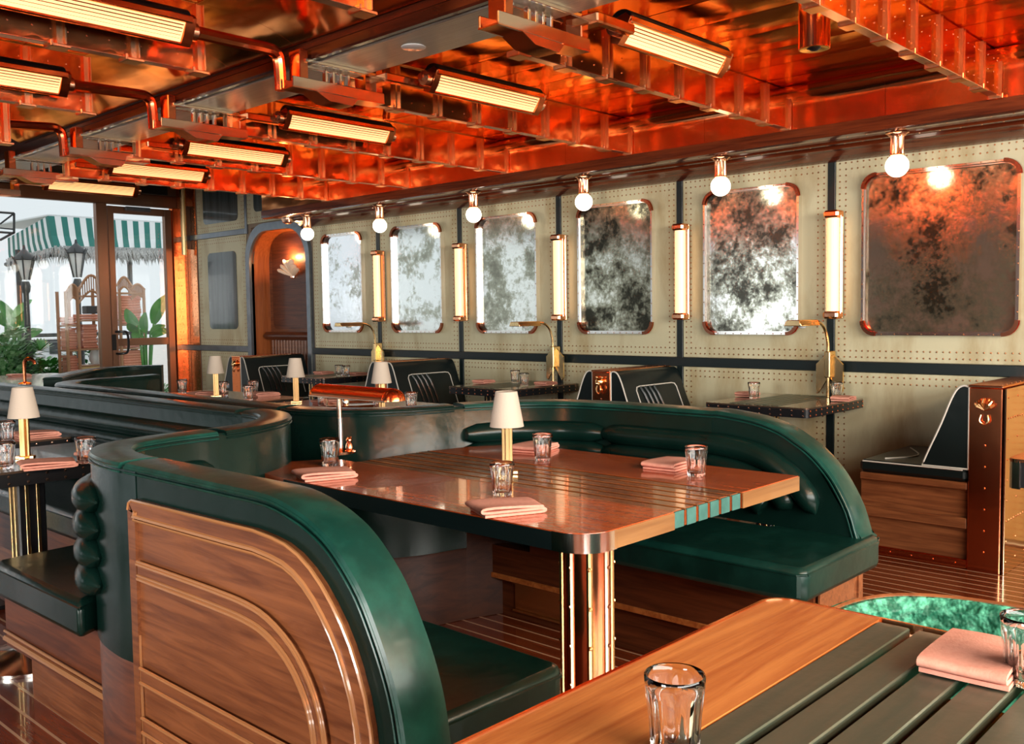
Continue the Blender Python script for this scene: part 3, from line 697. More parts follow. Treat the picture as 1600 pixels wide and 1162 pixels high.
def booth(yc, name, label, sides):
    t = thing('booth_bench', (5.25, yc, 0), label, 'bench', 'high backed leather benches along the mirror wall')
    part('partition', MB().box(XB-.008, 5.585, yc-.075, yc+.075, 0, .905, .004), 'copper_dark', t)
    part('top_cap', MB().box(XB-.012, 5.59, yc-.078, yc+.078, .905, .918, .003), 'copper', t)
    rv = MB()
    for k in range(7): rv.rivet((XB-.008, yc, .10+k*.105), (-1, 0, 0), .007)
    for k in range(9): rv.rivet((XB+.05+k*.075, yc-.055, .918), (0, 0, 1), .006)
    part('rivets', rv, 'rivet_bright', t, kind='stuff')
    for s in sides:
        back_cushion(t, yc+s*.076, s)
        a, b = (yc+.08, yc+.62) if s > 0 else (yc-.62, yc-.08)
        seat_block(t, a, b, side='lo' if s < 0 else 'hi')
    return t
def lion(t, y):
    m_ = MB().sphere((XB-.02, y, .845), .030, 10, 8).sphere((XB-.042, y, .835), .016, 8, 6).sphere((XB-.02, y-.022, .872), .011, 6, 5).sphere((XB-.02, y+.022, .872), .011, 6, 5)
    m_.tube(smooth([(XB-.03, y-.012, .82), (XB-.035, y-.018, .79), (XB-.03, y, .765), (XB-.035, y+.018, .79), (XB-.03, y+.012, .82)], 3), .005, 6)
    part('lion_head_mount', m_, 'brass', t)
for yc, lb in ((3.80, 'double booth bench with lion head mount between near and middle booth tables'), (6.07, 'double booth bench between the middle and far booth tables'), (8.30, 'double booth bench in front of the arched niche, most distant one')):
    t = booth(yc, '', lb, (-1, 1)); lion(t, yc)
t = booth(1.455, '', 'single booth bench ending in a polished brass sheet at the right edge', (1,))
part('brass_sheet', MB().box(XB-.004, 5.60, 1.362, 1.372, 0, .905, .002), 'brass_sheet', t)
rv = MB()
for i in range(5):
    for k in range(9):
        rv.rivet((XB+.03+i*.155, 1.362, .06+k*.10), (0, -1, 0), .006)
    for k in range(4): rv.rivet((XB+.03+(i+k/4)*.155, 1.362, .06+2*.1+(k*.0)), (0, -1, 0), .006); rv.rivet((XB+.03+(i+k/4)*.155, 1.362, .56), (0, -1, 0), .006); rv.rivet((XB+.03+(i+k/4)*.155, 1.362, .76), (0, -1, 0), .006)
part('rivets', rv, 'rivet_bright', t, kind='stuff')
m_ = MB()
for k in range(7):
    a = math.radians(-60+20*k); m_.tube([(XB-.02, 1.455, .80), (XB-.035, 1.455+math.sin(a)*.035, .80+math.cos(a)*.035), (XB-.02, 1.455+math.sin(a)*.05, .80+math.cos(a)*.055)], [.006, .010, .006], 6)
m_.tube(smooth([(XB-.02, 1.44, .775), (XB-.025, 1.435, .745), (XB-.02, 1.455, .73), (XB-.025, 1.475, .745), (XB-.02, 1.47, .775)], 3), .004, 6)
part('shell_mount', m_, 'brass', t)
# =================================================================== tables
def riveted_table(x0, x1, y0, y1, label, group, ped=None, disc=False, slats=None, top='tabletop_bronze'):
    t = thing('table', ((x0+x1)/2, (y0+y1)/2, 0), label, 'table', group)
    poly = rrect(x0, x1, y0, y1, .03, 4)
    m_ = MB(); m_.prism(poly, fxy(0), .752, .76); part('tabletop', m_, top, t)
    m_ = MB(); m_.prism(poly, fxy(0), .705, .7518); r_ = part('rim', m_, 'black_metal', t)
    rv = MB(); nx = int((x1-x0)/.07); ny = int((y1-y0)/.07)
    for z in (.742, .716):
        for i in range(nx+1):
            q = x0+.03+(x1-x0-.06)*i/nx
            rv.rivet((q, y0, z), (0, -1, 0), .0062); 
        for i in range(ny+1):
            q = y0+.03+(y1-y0-.06)*i/ny; rv.rivet((x0, q, z), (-1, 0, 0), .0062); rv.rivet((x1, q, z), (1, 0, 0), .0062)
    part('rivets', rv, 'rivet_bright', r_, kind='stuff')
    if slats:
        for k in range(slats[2]):
            q = slats[0]+(slats[1]-slats[0])*(k+.5)/slats[2]; w_ = (slats[1]-slats[0])/slats[2]
            part('slat', MB().box(x0+.03, x1-.01, q-w_*.42, q+w_*.42, .7595, .7625, .001), 'slat_metal', t)
    px, py = ped or ((x0+x1)/2, (y0+y1)/2)
    part('pedestal', MB().box(px-.05, px+.05, py-.05, py+.05, .02, .705, .006), 'black_metal', t)
    for s_ in (-1, 1): part('brass_strip', MB().box(px+s_*.02-.006, px+s_*.02+.006, py-.056, py-.05, .03, .70, .001), 'brass', t)
    for s_ in (-1, 1): part('brass_strip', MB().box(px-.056, px-.05, py+s_*.02-.006, py+s_*.02+.006, .03, .70, .001), 'brass', t)
    if disc: part('base_disc', MB().lathe([(.22, 0), (.22, .012), (.16, .03), (.07, .05), (.07, .06)], (px, py, 0.001), 28), 'chrome', t)
    else: part('foot', MB().box(px-.16, px+.16, py-.16, py+.16, 0.001, .02, .006), 'black_metal', t)
    return t
G_W = 'booth tables along the mirror wall'
for yc, lb in ((2.655, 'nearest booth table with riveted black rim and slatted bronze top'), (4.87, 'middle booth table with riveted rim beneath the yellowish mirror'), (7.10, 'far booth table beneath the palest mirrors')):
    riveted_table(4.82, 5.565, yc-.325, yc+.325, lb, G_W, ped=(4.98, yc), slats=(yc-.14, yc+.18, 6))
G_L = 'riveted tables left of the leather spine'
riveted_table(.98, 1.76, 3.60, 4.24, 'near left table with a riveted black rim and a table lamp', G_L, ped=(1.335, 3.80), disc=True, top='tabletop_bronze')
riveted_table(.98, 1.78, 4.455, 5.10, 'second left table behind the lamp table, against the roll backed bench', G_L, ped=(1.35, 4.7))
G_C = 'tables behind the leather spine'
riveted_table(2.80, 3.62, 5.28, 6.46, 'riveted table behind the spine carrying the lamp by the terrace door', G_C)
riveted_table(2.80, 3.85, 4.02, 5.12, 'table behind the spine with a tray and two lamps, half hidden', G_C, top='table_wood')
riveted_table(2.85, 3.80, 8.05, 9.95, 'far left dark table near the terrace glass with pink napkins', G_C)
# main table ----------------------------------------------------------
t = thing('dining_table', (2.3, 2.2, 0), 'large glossy red wood booth table with six inlaid slats and patinated ends', 'table')
ZT = .76; y0, y1 = 1.41, 3.02
m_ = MB(); pl_ = [(2.128, y0), (2.128, y1-.1), (1.98, 3.0), (1.78, 2.88), (1.757, 2.7), (1.757, y0+.09)]+[(1.757+.09-.09*math.cos(a), y0+.09-.09*math.sin(a)) for a in [math.radians(15*k) for k in range(1, 7)]]
m_.prism(pl_, fxy(0), ZT-.048, ZT); part('board', m_, 'table_wood', t)
m_ = MB(); m_.prism([(2.49, y0), (2.85, y0), (2.85, 2.55), (2.80, 2.66), (2.66, 2.75), (2.49, 2.79)], fxy(0), ZT-.048, ZT); part('board', m_, 'table_wood', t)
for k in range(6):
    a = 2.131+.0602*k; part('slat', MB().box(a+.002, a+.047, y0+.006, 2.80, ZT-.04, ZT-.0005, .0015), 'slat_brown', t)
    part('slat_end', MB().box(a+.002, a+.047, y0-.001, y0+.0065, ZT-.047, ZT-.002, .001), 'slat_patina', t)
    part('divider', MB().box(a+.048, a+.0595, y0, 2.80, ZT-.045, ZT-.004), 'copper_dark', t)
    part('thread', MB().box(a+.0525, a+.0550, y0, 2.80, ZT-.004, ZT-.0005), 'brass', t)
for a, b in ((1.86, 2.127), (2.49, 2.85)): part('edge_veneer', MB().box(a, b, y0-.004, y0, ZT-.048, ZT-.002), 'table_edge', t)
m_ = MB(); pts = [(1.755, y0+.11)]+[(1.757+.09-.092*math.cos(a), y0+.09-.092*math.sin(a)) for a in [math.radians(10*k) for k in range(0, 10)]]+[(1.87, y0-.002)]
band(m_, pts, fxy(0), .004, ZT-.05, ZT-.001); part('corner_band', m_, 'chrome', t)
part('side_edge', MB().box(1.754, 1.7575, y0+.10, 2.7, ZT-.05, ZT-.003), 'black_paint', t)
part('underframe', MB().box(1.85, 2.75, 1.55, 2.7, ZT-.078, ZT-.048), 'black_paint', t)
lg = MB(); lg.lathe([(.062, 0), (.062, .70)], (1.865, 1.50, .012), 24); part('leg', lg, 'copper_dark', t, label='polished copper column leg')
for a in (180, 225, 270, 315, 0, 45, 90, 135):
    A = math.radians(a); cx, cy = 1.865+.062*math.cos(A), 1.50+.062*math.sin(A)
    m_ = MB(); m_.tube([(cx, cy, .012), (cx, cy, .71)], .0085, 8)
    for k in range(7): m_.rivet((cx+.0085*math.cos(A), cy+.0085*math.sin(A), .06+k*.1), (math.cos(A), math.sin(A), 0), .006)
    part('leg_strip', m_, 'brass' if a % 90 else 'pale_copper', t)
part('foot', MB().lathe([(.09, 0), (.09, .01), (.065, .02)], (1.865, 1.50, .001), 20), 'brass', t)
# foreground table ------------------------------------------------------
t = thing('dining_table', (1.0, .3, 0), 'foreground orange wood table with broad dark metal slats and copper rim', 'table')
m_ = MB(); q = [(.35, .645), (1.612, .645), (1.612, .80)]+[(1.612-.045+.045*math.cos(a), .80+.045*math.sin(a)) for a in [math.radians(15*k) for k in range(1, 6)]]+[(1.567, .845), (.35, .845)]
m_.prism(q, fxy(0), ZT-.045, ZT); part('board', m_, 'table_wood_x', t)
m_ = MB().box(.35, 1.612, -.25, .215, ZT-.045, ZT); part('board', m_, 'table_wood_x', t)
for k in range(6):
    a = .643-.0683*k; part('slat', MB().box(.35, 1.60, a-.0545, a, ZT-.02, ZT-.001, .002), 'slat_metal', t, label='scratched dark metal slat')
m_ = MB(); ed = [(1.614, -.25), (1.614, .80)]+[(1.612-.045+.047*math.cos(a), .80+.047*math.sin(a)) for a in [math.radians(10*k) for k in range(1, 10)]]+[(1.45, .847), (.35, .847)]
band(m_, ed, fxy(0), .006, ZT-.05, ZT+.002); part('rim', m_, 'copper', t)
part('underframe', MB().box(.5, 1.45, .24, .66, ZT-.065, ZT-.045), 'copper_dark', t)
part('leg', MB().lathe([(.06, 0), (.06, .68)], (1.30, .30, .015), 24), 'copper_dark', t); part('leg', MB().lathe([(.06, 0), (.06, .68)], (.6, .30, .015), 24), 'copper_dark', t)
part('foot', MB().lathe([(.2, 0), (.2, .01), (.06, .02)], (1.30, .30, .001), 24), 'brass', t); part('foot', MB().lathe([(.2, 0), (.2, .01), (.06, .02)], (.6, .30, .001), 24), 'brass', t)
#@@PART2
# =================================================================== leather banquettes
def plan_frames(pts, n=4):
    P_ = smooth([(a, b) for a, b in pts], n); out = []; N = len(P_)
    for i, p in enumerate(P_):
        t = (P_[min(i+1, N-1)]-P_[max(i-1, 0)]).normalized(); out.append((Vector((p.x, p.y, 0)), Vector((t.y, -t.x, 0)), Vector((0, 0, 1))))   # side = right hand
    return out
def wall_sec(z0, z1, hw=.055): return [(-hw, z0), (hw, z0), (hw, z1-.012), (hw-.008, z1), (-hw+.008, z1), (-hw, z1-.012)]
def strip_sec(hw=.060): return [(-hw+.004, -.012), (-hw, -.004), (-hw+.004, .003), (-hw+.02, .0055), (0, .007), (hw-.02, .0055), (hw-.004, .003), (hw, -.004), (hw-.004, -.012)]
def arc_frames(prof, X, side=1):
    """profile in (Y,z); outward normals; for the descending end of a back"""
    P_ = smooth(prof, 3); out = []; N = len(P_)
    for i, p in enumerate(P_):
        t = (P_[min(i+1, N-1)]-P_[max(i-1, 0)]).normalized(); nrm = Vector((0, t.y, -t.x)) if False else Vector((0, -abs(t.y) if t.y < 0 else t.y*-1, 0))
        nv = Vector((0, t.y, -t.x));
        if nv.z < 0 or (abs(nv.z) < .02 and nv.y > 0): nv = -nv
        out.append((Vector((X, p.x, p.y)), Vector((1, 0, 0)), nv))
    return out
ZR = .925
PA = [(1.85, .925), (1.72, .923), (1.62, .905), (1.56, .886), (1.51, .862), (1.46, .825), (1.41, .775), (1.37, .715), (1.335, .65), (1.308, .58), (1.292, .50), (1.285, .42), (1.283, .002)]
P1 = [(1.133, 1.85), (1.133, 2.33), (1.128, 2.45), (1.142, 2.58), (1.178, 2.69), (1.245, 2.78), (1.335, 2.822), (1.45, 2.845), (1.57, 2.852), (1.69, 2.872), (1.80, 2.92), (1.90, 2.99), (1.98, 3.09), (2.025, 3.2), (2.04, 3.33), (2.035, 3.6), (2.03, 4.0), (2.02, 5.0), (1.99, 5.9), (1.98, 7.2)]
b1 = thing('leather_banquette', (1.133, 2.0, 0), 'serpentine dark green leather banquette with a curved walnut end panel in front', 'sofa', 'serpentine banquettes in the middle of the room')
# end section
m_ = MB(); m_.prism([(2.33, .002), (2.33, .922)]+[(p[0], p[1]-.003) for p in [tuple(v) for v in smooth(PA, 3)]], fyz(0), 1.080, 1.187); part('backrest_section', m_, 'leather', b1, bev=.004)
def sub(a, b): return [q for q in P1 if a <= P1.index(q) <= b]
fr1 = plan_frames(P1, 4)          # 4 samples per span
def section(fr, i0, i1, z0, z1, parent, m='leather', name='backrest_section', hw=.055): mb = MB(); mb.sweep(fr[i0:i1+1], wall_sec(z0, z1, hw)); return part(name, mb, m, parent)
section(fr1, 4, 32, .405, ZR-.004, b1); section(fr1, 32, 56, .30, ZR-.004, b1); section(fr1, 56, 64, .30, ZR-.004, b1); section(fr1, 64, 76, .30, ZR-.004, b1)
section(fr1, 4, 32, 0.002, .405, b1, 'walnut_dark', 'base', .050); section(fr1, 32, 76, .002, .30, b1, 'walnut_dark', 'base', .050)
def rail_strip(fr, z, parent, m, extra=None, hw=.060):
    path = [(f_0[0]+Vector((0, 0, z)), f_0[1], f_0[2]) for f_0 in fr]
    if extra: path = extra+path
    mb = MB(); mb.sweep(path, strip_sec(hw)); o = part('top_rail', mb, m, parent, ang=50)
    for s_ in (-1, 1):
        part('welt', MB().tube([p_[0]+p_[1]*(hw-.001)*s_-p_[2]*.008 for p_ in path], .0042, 6), m, o)
        part('welt', MB().tube([p_[0]+p_[1]*(hw+.0005)*s_-p_[2]*.020 for p_ in path], .0030, 6), m, o)
    return path
e1 = arc_frames(PA, 1.1335)[::-1][:-1]; e1 = [(a, Vector((1, 0, 0)), c) for a, b, c in e1]
rail_strip(fr1[0:6], ZR, b1, 'leather_lit_wear', e1, .057)
rail_strip(fr1[6:33], ZR, b1, 'leather_lit_wear', None, .058); rail_strip(fr1[33:57], ZR, b1, 'leather', None, .058); rail_strip(fr1[57:], ZR, b1, 'leather', None, .058)
def rolls(frames, sgn, zs, parent, m, off=.066, r=.0435, pre=None, post=None, blunt=False):
    for k, z in enumerate(zs):
        pts = [f_0[0]+f_0[1]*sgn*off+Vector((0, 0, z)) for f_0 in frames]
        if post: pts = pts+post(k)
        if pre: pts = pre(k)+pts
        rr = [r]*len(pts); rr[0] = r*.1; rr[-1] = r*.45; rr[1] = r*.72; rr[-2] = r*.92; rr[2] = r*.93
        if blunt: rr[0] = r*.6; rr[1] = r*.97; rr[2] = r; rr[-1] = r*.6; rr[-2] = r*.97
        part('padded_roll', MB().tube(pts, rr, 12), m, parent)
ZS = [.805, .728, .651, .574]
rolls(fr1[11:76], -1, ZS, b1, 'leather')                       # faces the left tables
def pa_in(prof, d, zmin, X):
    P_ = smooth(prof, 3); out = []
    for i in range(1, len(P_)-1):
        t = (P_[i+1]-P_[i-1]).normalized(); nv = Vector((t.y, -t.x));
        if nv.y < 0: nv = -nv
        q = P_[i]-nv*d
        if q.y > zmin: out.append(Vector((X, q.x, q.y)))
    return out
rolls(fr1[0:32], 1, ZS, b1, 'leather', pre=lambda k: pa_in(PA, ZR-ZS[k], .56, 1.133+.070)[::-1])
# seats
def cushion(poly, z0, z1, parent, m='leather', wear=None):
    mb = MB(); mb.prism(poly, fxy(0), z0, z1); o = part('seat', mb, m, parent, bev=.020)
    inn = []; n = len(poly); P_ = [Vector(p) for p in poly]
    ar = sum(P_[i].x*P_[(i+1) % n].y-P_[(i+1) % n].x*P_[i].y for i in range(n)); sg = 1 if ar > 0 else -1
    part('welt', MB().tube([(p.x, p.y, z1-.020) for p in P_+[P_[0]]], .0045, 6), m, o); return o
cushion([(1.19, 1.335), (1.565, 1.335), (1.59, 1.36), (1.60, 2.35), (1.62, 2.55), (1.70, 2.74), (1.40, 2.755), (1.28, 2.70), (1.21, 2.58), (1.19, 2.40)], .405, .515, b1, 'leather_mid')
cushion([(1.055, 2.655), (1.05, 3.30), (1.07, 3.345), (1.36, 3.375), (1.46, 3.395), (1.965, 3.395), (1.94, 3.2), (1.86, 3.05), (1.74, 2.96), (1.58, 2.915), (1.33, 2.885), (1.2, 2.81), (1.13, 2.70)], .405, .515, b1)
cushion([(1.47, 3.40), (1.53, 3.48), (1.53, 7.1), (1.93, 7.1), (1.965, 3.40)], .405, .515, b1)
m_ = MB(); m_.prism([(1.125, 2.52), (1.115, 3.42), (1.6, 3.42), (1.62, 7.0), (1.93, 7.0), (1.93, 3.1), (1.7, 2.93), (1.33, 2.86), (1.2, 2.76)], fxy(0), .20, .404); part('base', m_, 'walnut_dark', b1)
m_ = MB(); m_.prism([(1.185, 2.56), (1.185, 3.40), (1.66, 3.40), (1.70, 7.0), (1.93, 7.0), (1.93, 3.1), (1.7, 2.93), (1.33, 2.86), (1.24, 2.76)], fxy(0), .002, .199); part('plinth', m_, 'walnut', b1)
part('molding', MB().tube([(1.118, 2.50, .225), (1.112, 3.42, .225)], .010, 8), 'molding', b1)
part('molding', MB().tube([(1.114, 2.50, .25), (1.110, 3.42, .25)], .005, 8), 'molding', b1)
part('base', MB().box(1.22, 1.54, 1.40, 2.6, .002, .404), 'walnut_dark', b1)
# walnut end panel on the near back
WO = [(2.352, .002), (2.352, .815), (2.345, .835), (2.325, .843), (1.885, .848), (1.76, .850), (1.69, .845), (1.64, .838), (1.596, .824), (1.555, .803), (1.518, .776), (1.485, .745), (1.456, .712), (1.43, .675), (1.409, .635), (1.388, .585), (1.374, .53), (1.366, .47), (1.362, .40), (1.36, .002)]
wp = part('end_panel', (lambda q: (q.prism(WO, fyz(1.0805), -.006, 0), q)[1])(MB()), 'walnut', b1)
m_ = MB(); ring(m_, WO, fyz(1.0745), .040, -.010, .001); part('panel_frame', m_, 'walnut', wp)
def inset(poly, d):
    P_ = [Vector(p) for p in poly]; n = len(P_); ar = sum(P_[i].x*P_[(i+1) % n].y-P_[(i+1) % n].x*P_[i].y for i in range(n)); sg = 1 if ar > 0 else -1; out = []
    for i in range(n): t = (P_[(i+1) % n]-P_[i-1]).normalized(); p = P_[i]+Vector((-t.y, t.x))*d*sg; out.append((p.x, p.y))
    return out
for d, r_ in ((.002, .0045), (.042, .006), (.052, .0035)):
    q = inset(WO, d)[1:-1]; part('molding', MB().tube([(1.0655, a, b) for a, b in q], r_, 6), 'molding', wp)
IN = smooth([(2.31, .662), (2.05, .664), (1.90, .664), (1.80, .661), (1.72, .648), (1.64, .612), (1.585, .560), (1.552, .50), (1.538, .43), (1.535, .35), (1.535, .01)], 3); IN = [(p.x, p.y) for p in IN]
m_ = MB(); band(m_, IN, fyz(1.0745), .038, -.009, .001); part('panel_frame', m_, 'walnut', wp)
for dd, r_ in ((.019, .005), (.010, .0035), (-.019, .005), (-.026, .003)):
    P_ = [Vector(p) for p in IN]; pts = []
    for i in range(len(P_)): t = (P_[min(i+1, len(P_)-1)]-P_[max(i-1, 0)]).normalized(); q = P_[i]+Vector((-t.y, t.x))*dd; pts.append((1.0645, q.x, q.y))
    part('molding', MB().tube(pts, r_, 6), 'molding', wp)
for z in (.392, .262):
    m_ = MB(); m_.box(1.0655, 1.0755, 1.55, 2.315, z-.018, z+.018); part('panel_frame', m_, 'walnut', wp)
    for dz in (.019, -.019): part('molding', MB().tube([(1.0645, 1.55, z+dz), (1.0645, 2.315, z+dz)], .0048, 6), 'molding', wp)
part('scratch_line', MB().box(1.0665, 1.0725, 2.318, 2.3205, .02, .82), 'molding', wp)
# ---- second banquette: far side of the main booth and the back of the spine
S2 = 1.027; ZB = .915
P2 = [(3.10, 1.85), (3.10, 2.15), (3.095, 2.35), (3.05, 2.56), (2.90, 2.735), (2.69, 2.832), (2.51, 2.878), (2.385, 2.945), (2.295, 3.03), (2.235, 3.15), (2.215, 3.30), (2.215, 3.6), (2.22, 4.2), (2.215, 5.0), (2.205, 5.45), (2.235, 5.68), (2.35, 5.84), (2.55, 5.92), (2.80, 5.96), (2.93, 6.02)]
P2 = [(a*S2, b*S2) for a, b in P2]
fr2 = plan_frames(P2, 4)
XO = 3.10*S2
pxs = [(1150, 640), (1200, 650), (1240, 665), (1268, 683), (1290, 700), (1312, 724), (1330, 750), (1350, 790), (1362, 830), (1366, 852)]
PB = [(1.85*S2, ZB)]+[(v.y, v.z) for v in (ux(a, b, XO+.055) for a, b in pxs)][0:]
PB = [(a, min(b, ZB)) for a, b in PB]; PB[-1] = (PB[-1][0], .515)
b2 = thing('leather_banquette', (3.18, 2.0, 0), 'dark leather banquette curving round the far side of the main table, horizontal rolls inside', 'sofa', 'serpentine banquettes in the middle of the room')
m_ = MB(); m_.prism([(1.9*S2, .515), (1.9*S2, ZB-.003)]+[(p.x, p.y-.003) for p in smooth(PB, 3)], fyz(0), XO-.054, XO+.054); part('backrest_section', m_, 'leather', b2, bev=.004)
section(fr2, 0, 20, .405, ZB-.004, b2); section(fr2, 20, 40, .31, ZB-.004, b2); section(fr2, 40, 76, .31, ZB-.004, b2)
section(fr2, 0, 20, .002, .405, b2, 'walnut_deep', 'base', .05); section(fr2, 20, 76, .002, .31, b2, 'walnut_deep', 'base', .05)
e2 = [(a, Vector((-1, 0, 0)), c) for a, b, c in arc_frames(PB, XO)[::-1][:-1]]; fr2b = fr2
e2 = [(a, fr2[0][1], c) for a, b, c in e2]
rail_strip(fr2[0:21], ZB, b2, 'leather_lit_wear', e2, .058); rail_strip(fr2[21:41], ZB, b2, 'leather', None, .058); rail_strip(fr2[41:], ZB, b2, 'leather', None, .058)
sg2 = -1   # inner side of the booth
rolls(fr2[8:21], sg2, [z-.01 for z in ZS], b2, 'leather', blunt=True)
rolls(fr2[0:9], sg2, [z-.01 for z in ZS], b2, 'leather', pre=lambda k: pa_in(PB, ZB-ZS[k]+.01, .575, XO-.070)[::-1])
cushion([(2.66, 1.285), (3.19, 1.285), (3.235, 1.30), (3.235, 1.62), (3.12, 1.66), (3.12, 2.40), (2.99, 2.62), (2.80, 2.75), (2.66, 2.80), (2.645, 2.70), (2.64, 1.31)], .405, .515, b2, 'leather_mid')
part('base', MB().box(2.86, 3.20, 1.36, 2.60, .18, .404).box(2.86, 2.92, 2.6, 3.0, .18, .31), 'walnut_dark', b2)
part('plinth', MB().box(2.90, 3.18, 1.38, 2.60, .002, .18).box(2.90, 2.96, 2.6, 3.0, .002, .18), 'walnut_dark', b2)
part('ledge', MB().box(2.853, 2.90, 1.36, 3.0, .168, .190, .002), 'table_wood_x', b2)  # light striking this edge is put into its bright orange colour
part('base_frame', MB().box(2.90, 3.20, 1.35, 1.36, .19, .40).box(3.17, 3.205, 1.343, 1.35, .01, .40).box(2.87, 2.90, 1.343, 1.35, .19, .40), 'walnut', b2)
part('vent_grille', MB().box(2.895, 2.899, 2.30, 2.72, .04, .15).box(2.888, 2.896, 2.29, 2.73, .030, .040).box(2.888, 2.896, 2.29, 2.73, .15, .158), 'brass', b2)
m_ = MB(); m_.prism([(2.86, 2.62), (3.12, 2.62), (2.7, 2.87), (2.86, 2.95)], fxy(0), .002, .18)
part('seat', MB().box(2.30, 2.46, 3.5, 5.3, .405, .515, .02), 'leather', b2, label='narrow seat on the hidden side of the spine')
part('base', MB().box(2.30, 2.44, 3.5, 5.3, .002, .404), 'walnut_dark', b2)
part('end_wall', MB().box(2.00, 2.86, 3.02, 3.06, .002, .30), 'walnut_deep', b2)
# ---- third: curved booth at the terrace end
P3 = [(3.55, 7.12), (3.30, 7.25), (3.0, 7.12), (2.75, 6.82), (2.52, 6.50), (2.40, 6.3)]
fr3 = plan_frames(P3, 4)
b3 = thing('leather_banquette', (2.9, 6.8, 0), 'small curved black leather banquette farthest away, before the terrace door', 'sofa', 'serpentine banquettes in the middle of the room')
section(fr3, 0, 20, .31, ZR-.004, b3); section(fr3, 0, 20, .002, .31, b3, 'walnut_dark', 'base', .05); rail_strip(fr3, ZR, b3, 'leather', None, .058)
# =================================================================== things on the tables
def make_glass():
    H_ = .098
    prof = [(.001, .010), (.024, .010), (.0265, .014), (.0285, .035), (.0335, H_-.012), (.0352, H_-.001), (.0362, H_), (.0375, H_-.002), (.0370, H_-.014), (.0355, H_-.026), (.0325, .045), (.0298, .008), (.0285, .001), (.026, 0), (.001, 0)]
    prof = prof[::-1]
    return MB().lathe(prof, (0, 0, 0), 40, flute=(10, .13, 2, 5), caps=False).mesh('tumbler', ang=60)
gm = make_glass()
def glass(x, y, label, group='faceted tumblers on the tables', z=.761):
    o = put('tumbler', gm, 'glass', None, (x, y, z)); o.rotation_euler = (0, 0, random.random()); return tag(o, label, 'glass', group)
def make_napkin():
    """folded cloth: one S-shaped strip of cloth with soft folds"""
    me_mb = MB(); path = [(-.083, .004), (.0, .0040), (.076, .0045), (.090, .0085), (.078, .0135), (.0, .0130), (-.076, .0125), (-.092, .0168), (-.080, .0228), (0, .0232), (.078, .0205), (.086, .018)]
    P_ = smooth(path, 3); n = len(P_); w = .062; th = .0034
    vs = []; fs = []; m = 8
    for i, p in enumerate(P_):
        t = (P_[min(i+1, n-1)]-P_[max(i-1, 0)]).normalized(); nv = Vector((-t.y, t.x))
        for s_ in (-1, 1):
            for j in range(m+1):
                v = j/m*2-1; q = p+nv*th*s_; sag = .0016*math.sin(3.1*v+p.x*18)*(p.y/.027)
                vs.append((q.x+.004*math.sin(v*2+i*.4)*(p.y/.027), v*w*(1-.03*(i/n)), max(.0006, q.y+sag)))
    for i in range(n-1):
        for s_ in (0, 1):
            for j in range(m):
                a = (i*2+s_)*(m+1)+j; fs.append((a, a+1, a+1+2*(m+1), a+2*(m+1)))
        for j in (0, m): a = i*2*(m+1)+j; b = a+(m+1); fs.append((a, b, b+2*(m+1), a+2*(m+1)))
    for i in (0, n-1):
        for j in range(m): a = i*2*(m+1)+j; fs.append((a, a+1, a+1+m+1, a+m+1))
    me_mb.add(vs, fs); return me_mb.mesh('napkin', ang=60)
nk = make_napkin()
def napkin(x, y, rz, label, group='coral napkins on the tables', z=.7605, s=1.):
    o = put('napkin', nk, 'napkin', None, (x, y, z)); o.rotation_euler = (0, 0, math.radians(rz)); o.scale = (s, s, 1); return tag(o, label, 'napkin', group)
def make_lamp():
    t = thing('table_lamp', (0, 0, 0), 'x', 'table lamp', 'small brass table lamps with cream shades')
    s_ = MB().lathe([(.056, .160), (.0575, .1605), (.0365, .278), (.035, .278), (.056, .160)], (0, 0, 0), 28, caps=False); put('lamp_shade', s_.mesh('lamp_shade'), 'shade', t)
    put('shade_top', MB().lathe([(.001, .274), (.035, .274), (.035, .276), (.001, .276)], (0, 0, 0), 20).mesh('shade_top'), 'shade', t)
    for dx, dy in ((-.011, 0), (.011, 0), (0, .011), (0, -.011)): put('rod', MB().box(dx-.007, dx+.007, dy-.007, dy+.007, .006, .165, .0015).mesh('rod'), 'old_brass', t)
    put('base', MB().box(-.035, .035, -.012, .012, 0, .012, .002).box(-.012, .012, -.035, .035, 0, .012, .002).mesh('base'), 'brass', t); return t
lm_ = make_lamp(); KIDS[lm_.name] = list(lm_.children)
LP = [(793, 740, 'cream shaded brass table lamp in the middle of the large wooden table'),
      (40, 716, 'cream shaded brass table lamp on the near left riveted table'),
      (463, 629, 'cream shaded brass table lamp left of the copper banker lamp, behind the spine'),
      (338, 620, 'cream shaded brass table lamp in front of the copper door panels'),
      (597, 643, 'table lamp whose cream shade shows behind the copper banker lamp')]
for i, (a, b, lb) in enumerate(LP):
    p = uz(a, b, .7605)
    if i == 0: lm_.location = p; lm_['label'] = lb; lm_.rotation_euler = (0, 0, .8)
    else: dup(lm_, p, .75+.1*i, label=lb)
for a, b, lb in ((516, 727, 'faceted tumbler at the left end of the large table by the banker lamp'), (785, 773, 'faceted tumbler before the lamp on the large table, behind the front napkin'),
                 (848, 719, 'faceted tumbler beside the napkin at the far middle of the large table'), (1088, 743, 'faceted tumbler nearest the slat ends at the right of the large table'),
                 (135, 723, 'faceted tumbler at the right corner of the near left table'), (8, 732, 'front tumbler cut by the left photo edge'), (11, 692, 'tumbler on the second left table at the photo edge'),
                 (285, 614, 'tumbler behind the spine, leftmost before the copper door panel'), (350, 618, 'tumbler right of the lamp before the copper door panels'), (388, 625, 'nearer tumbler left of the pink napkin behind the spine'), (396, 616, 'farther tumbler of the close pair behind the spine'),
                 (505, 634, 'tumbler under the left end of the copper banker shade'), (592, 640, 'tumbler under the right end of the copper banker shade'), (643, 639, 'tumbler alone on the spine ledge right of the banker lamp')):
    p = uz(a, b, .761); glass(p.x, p.y, lb)
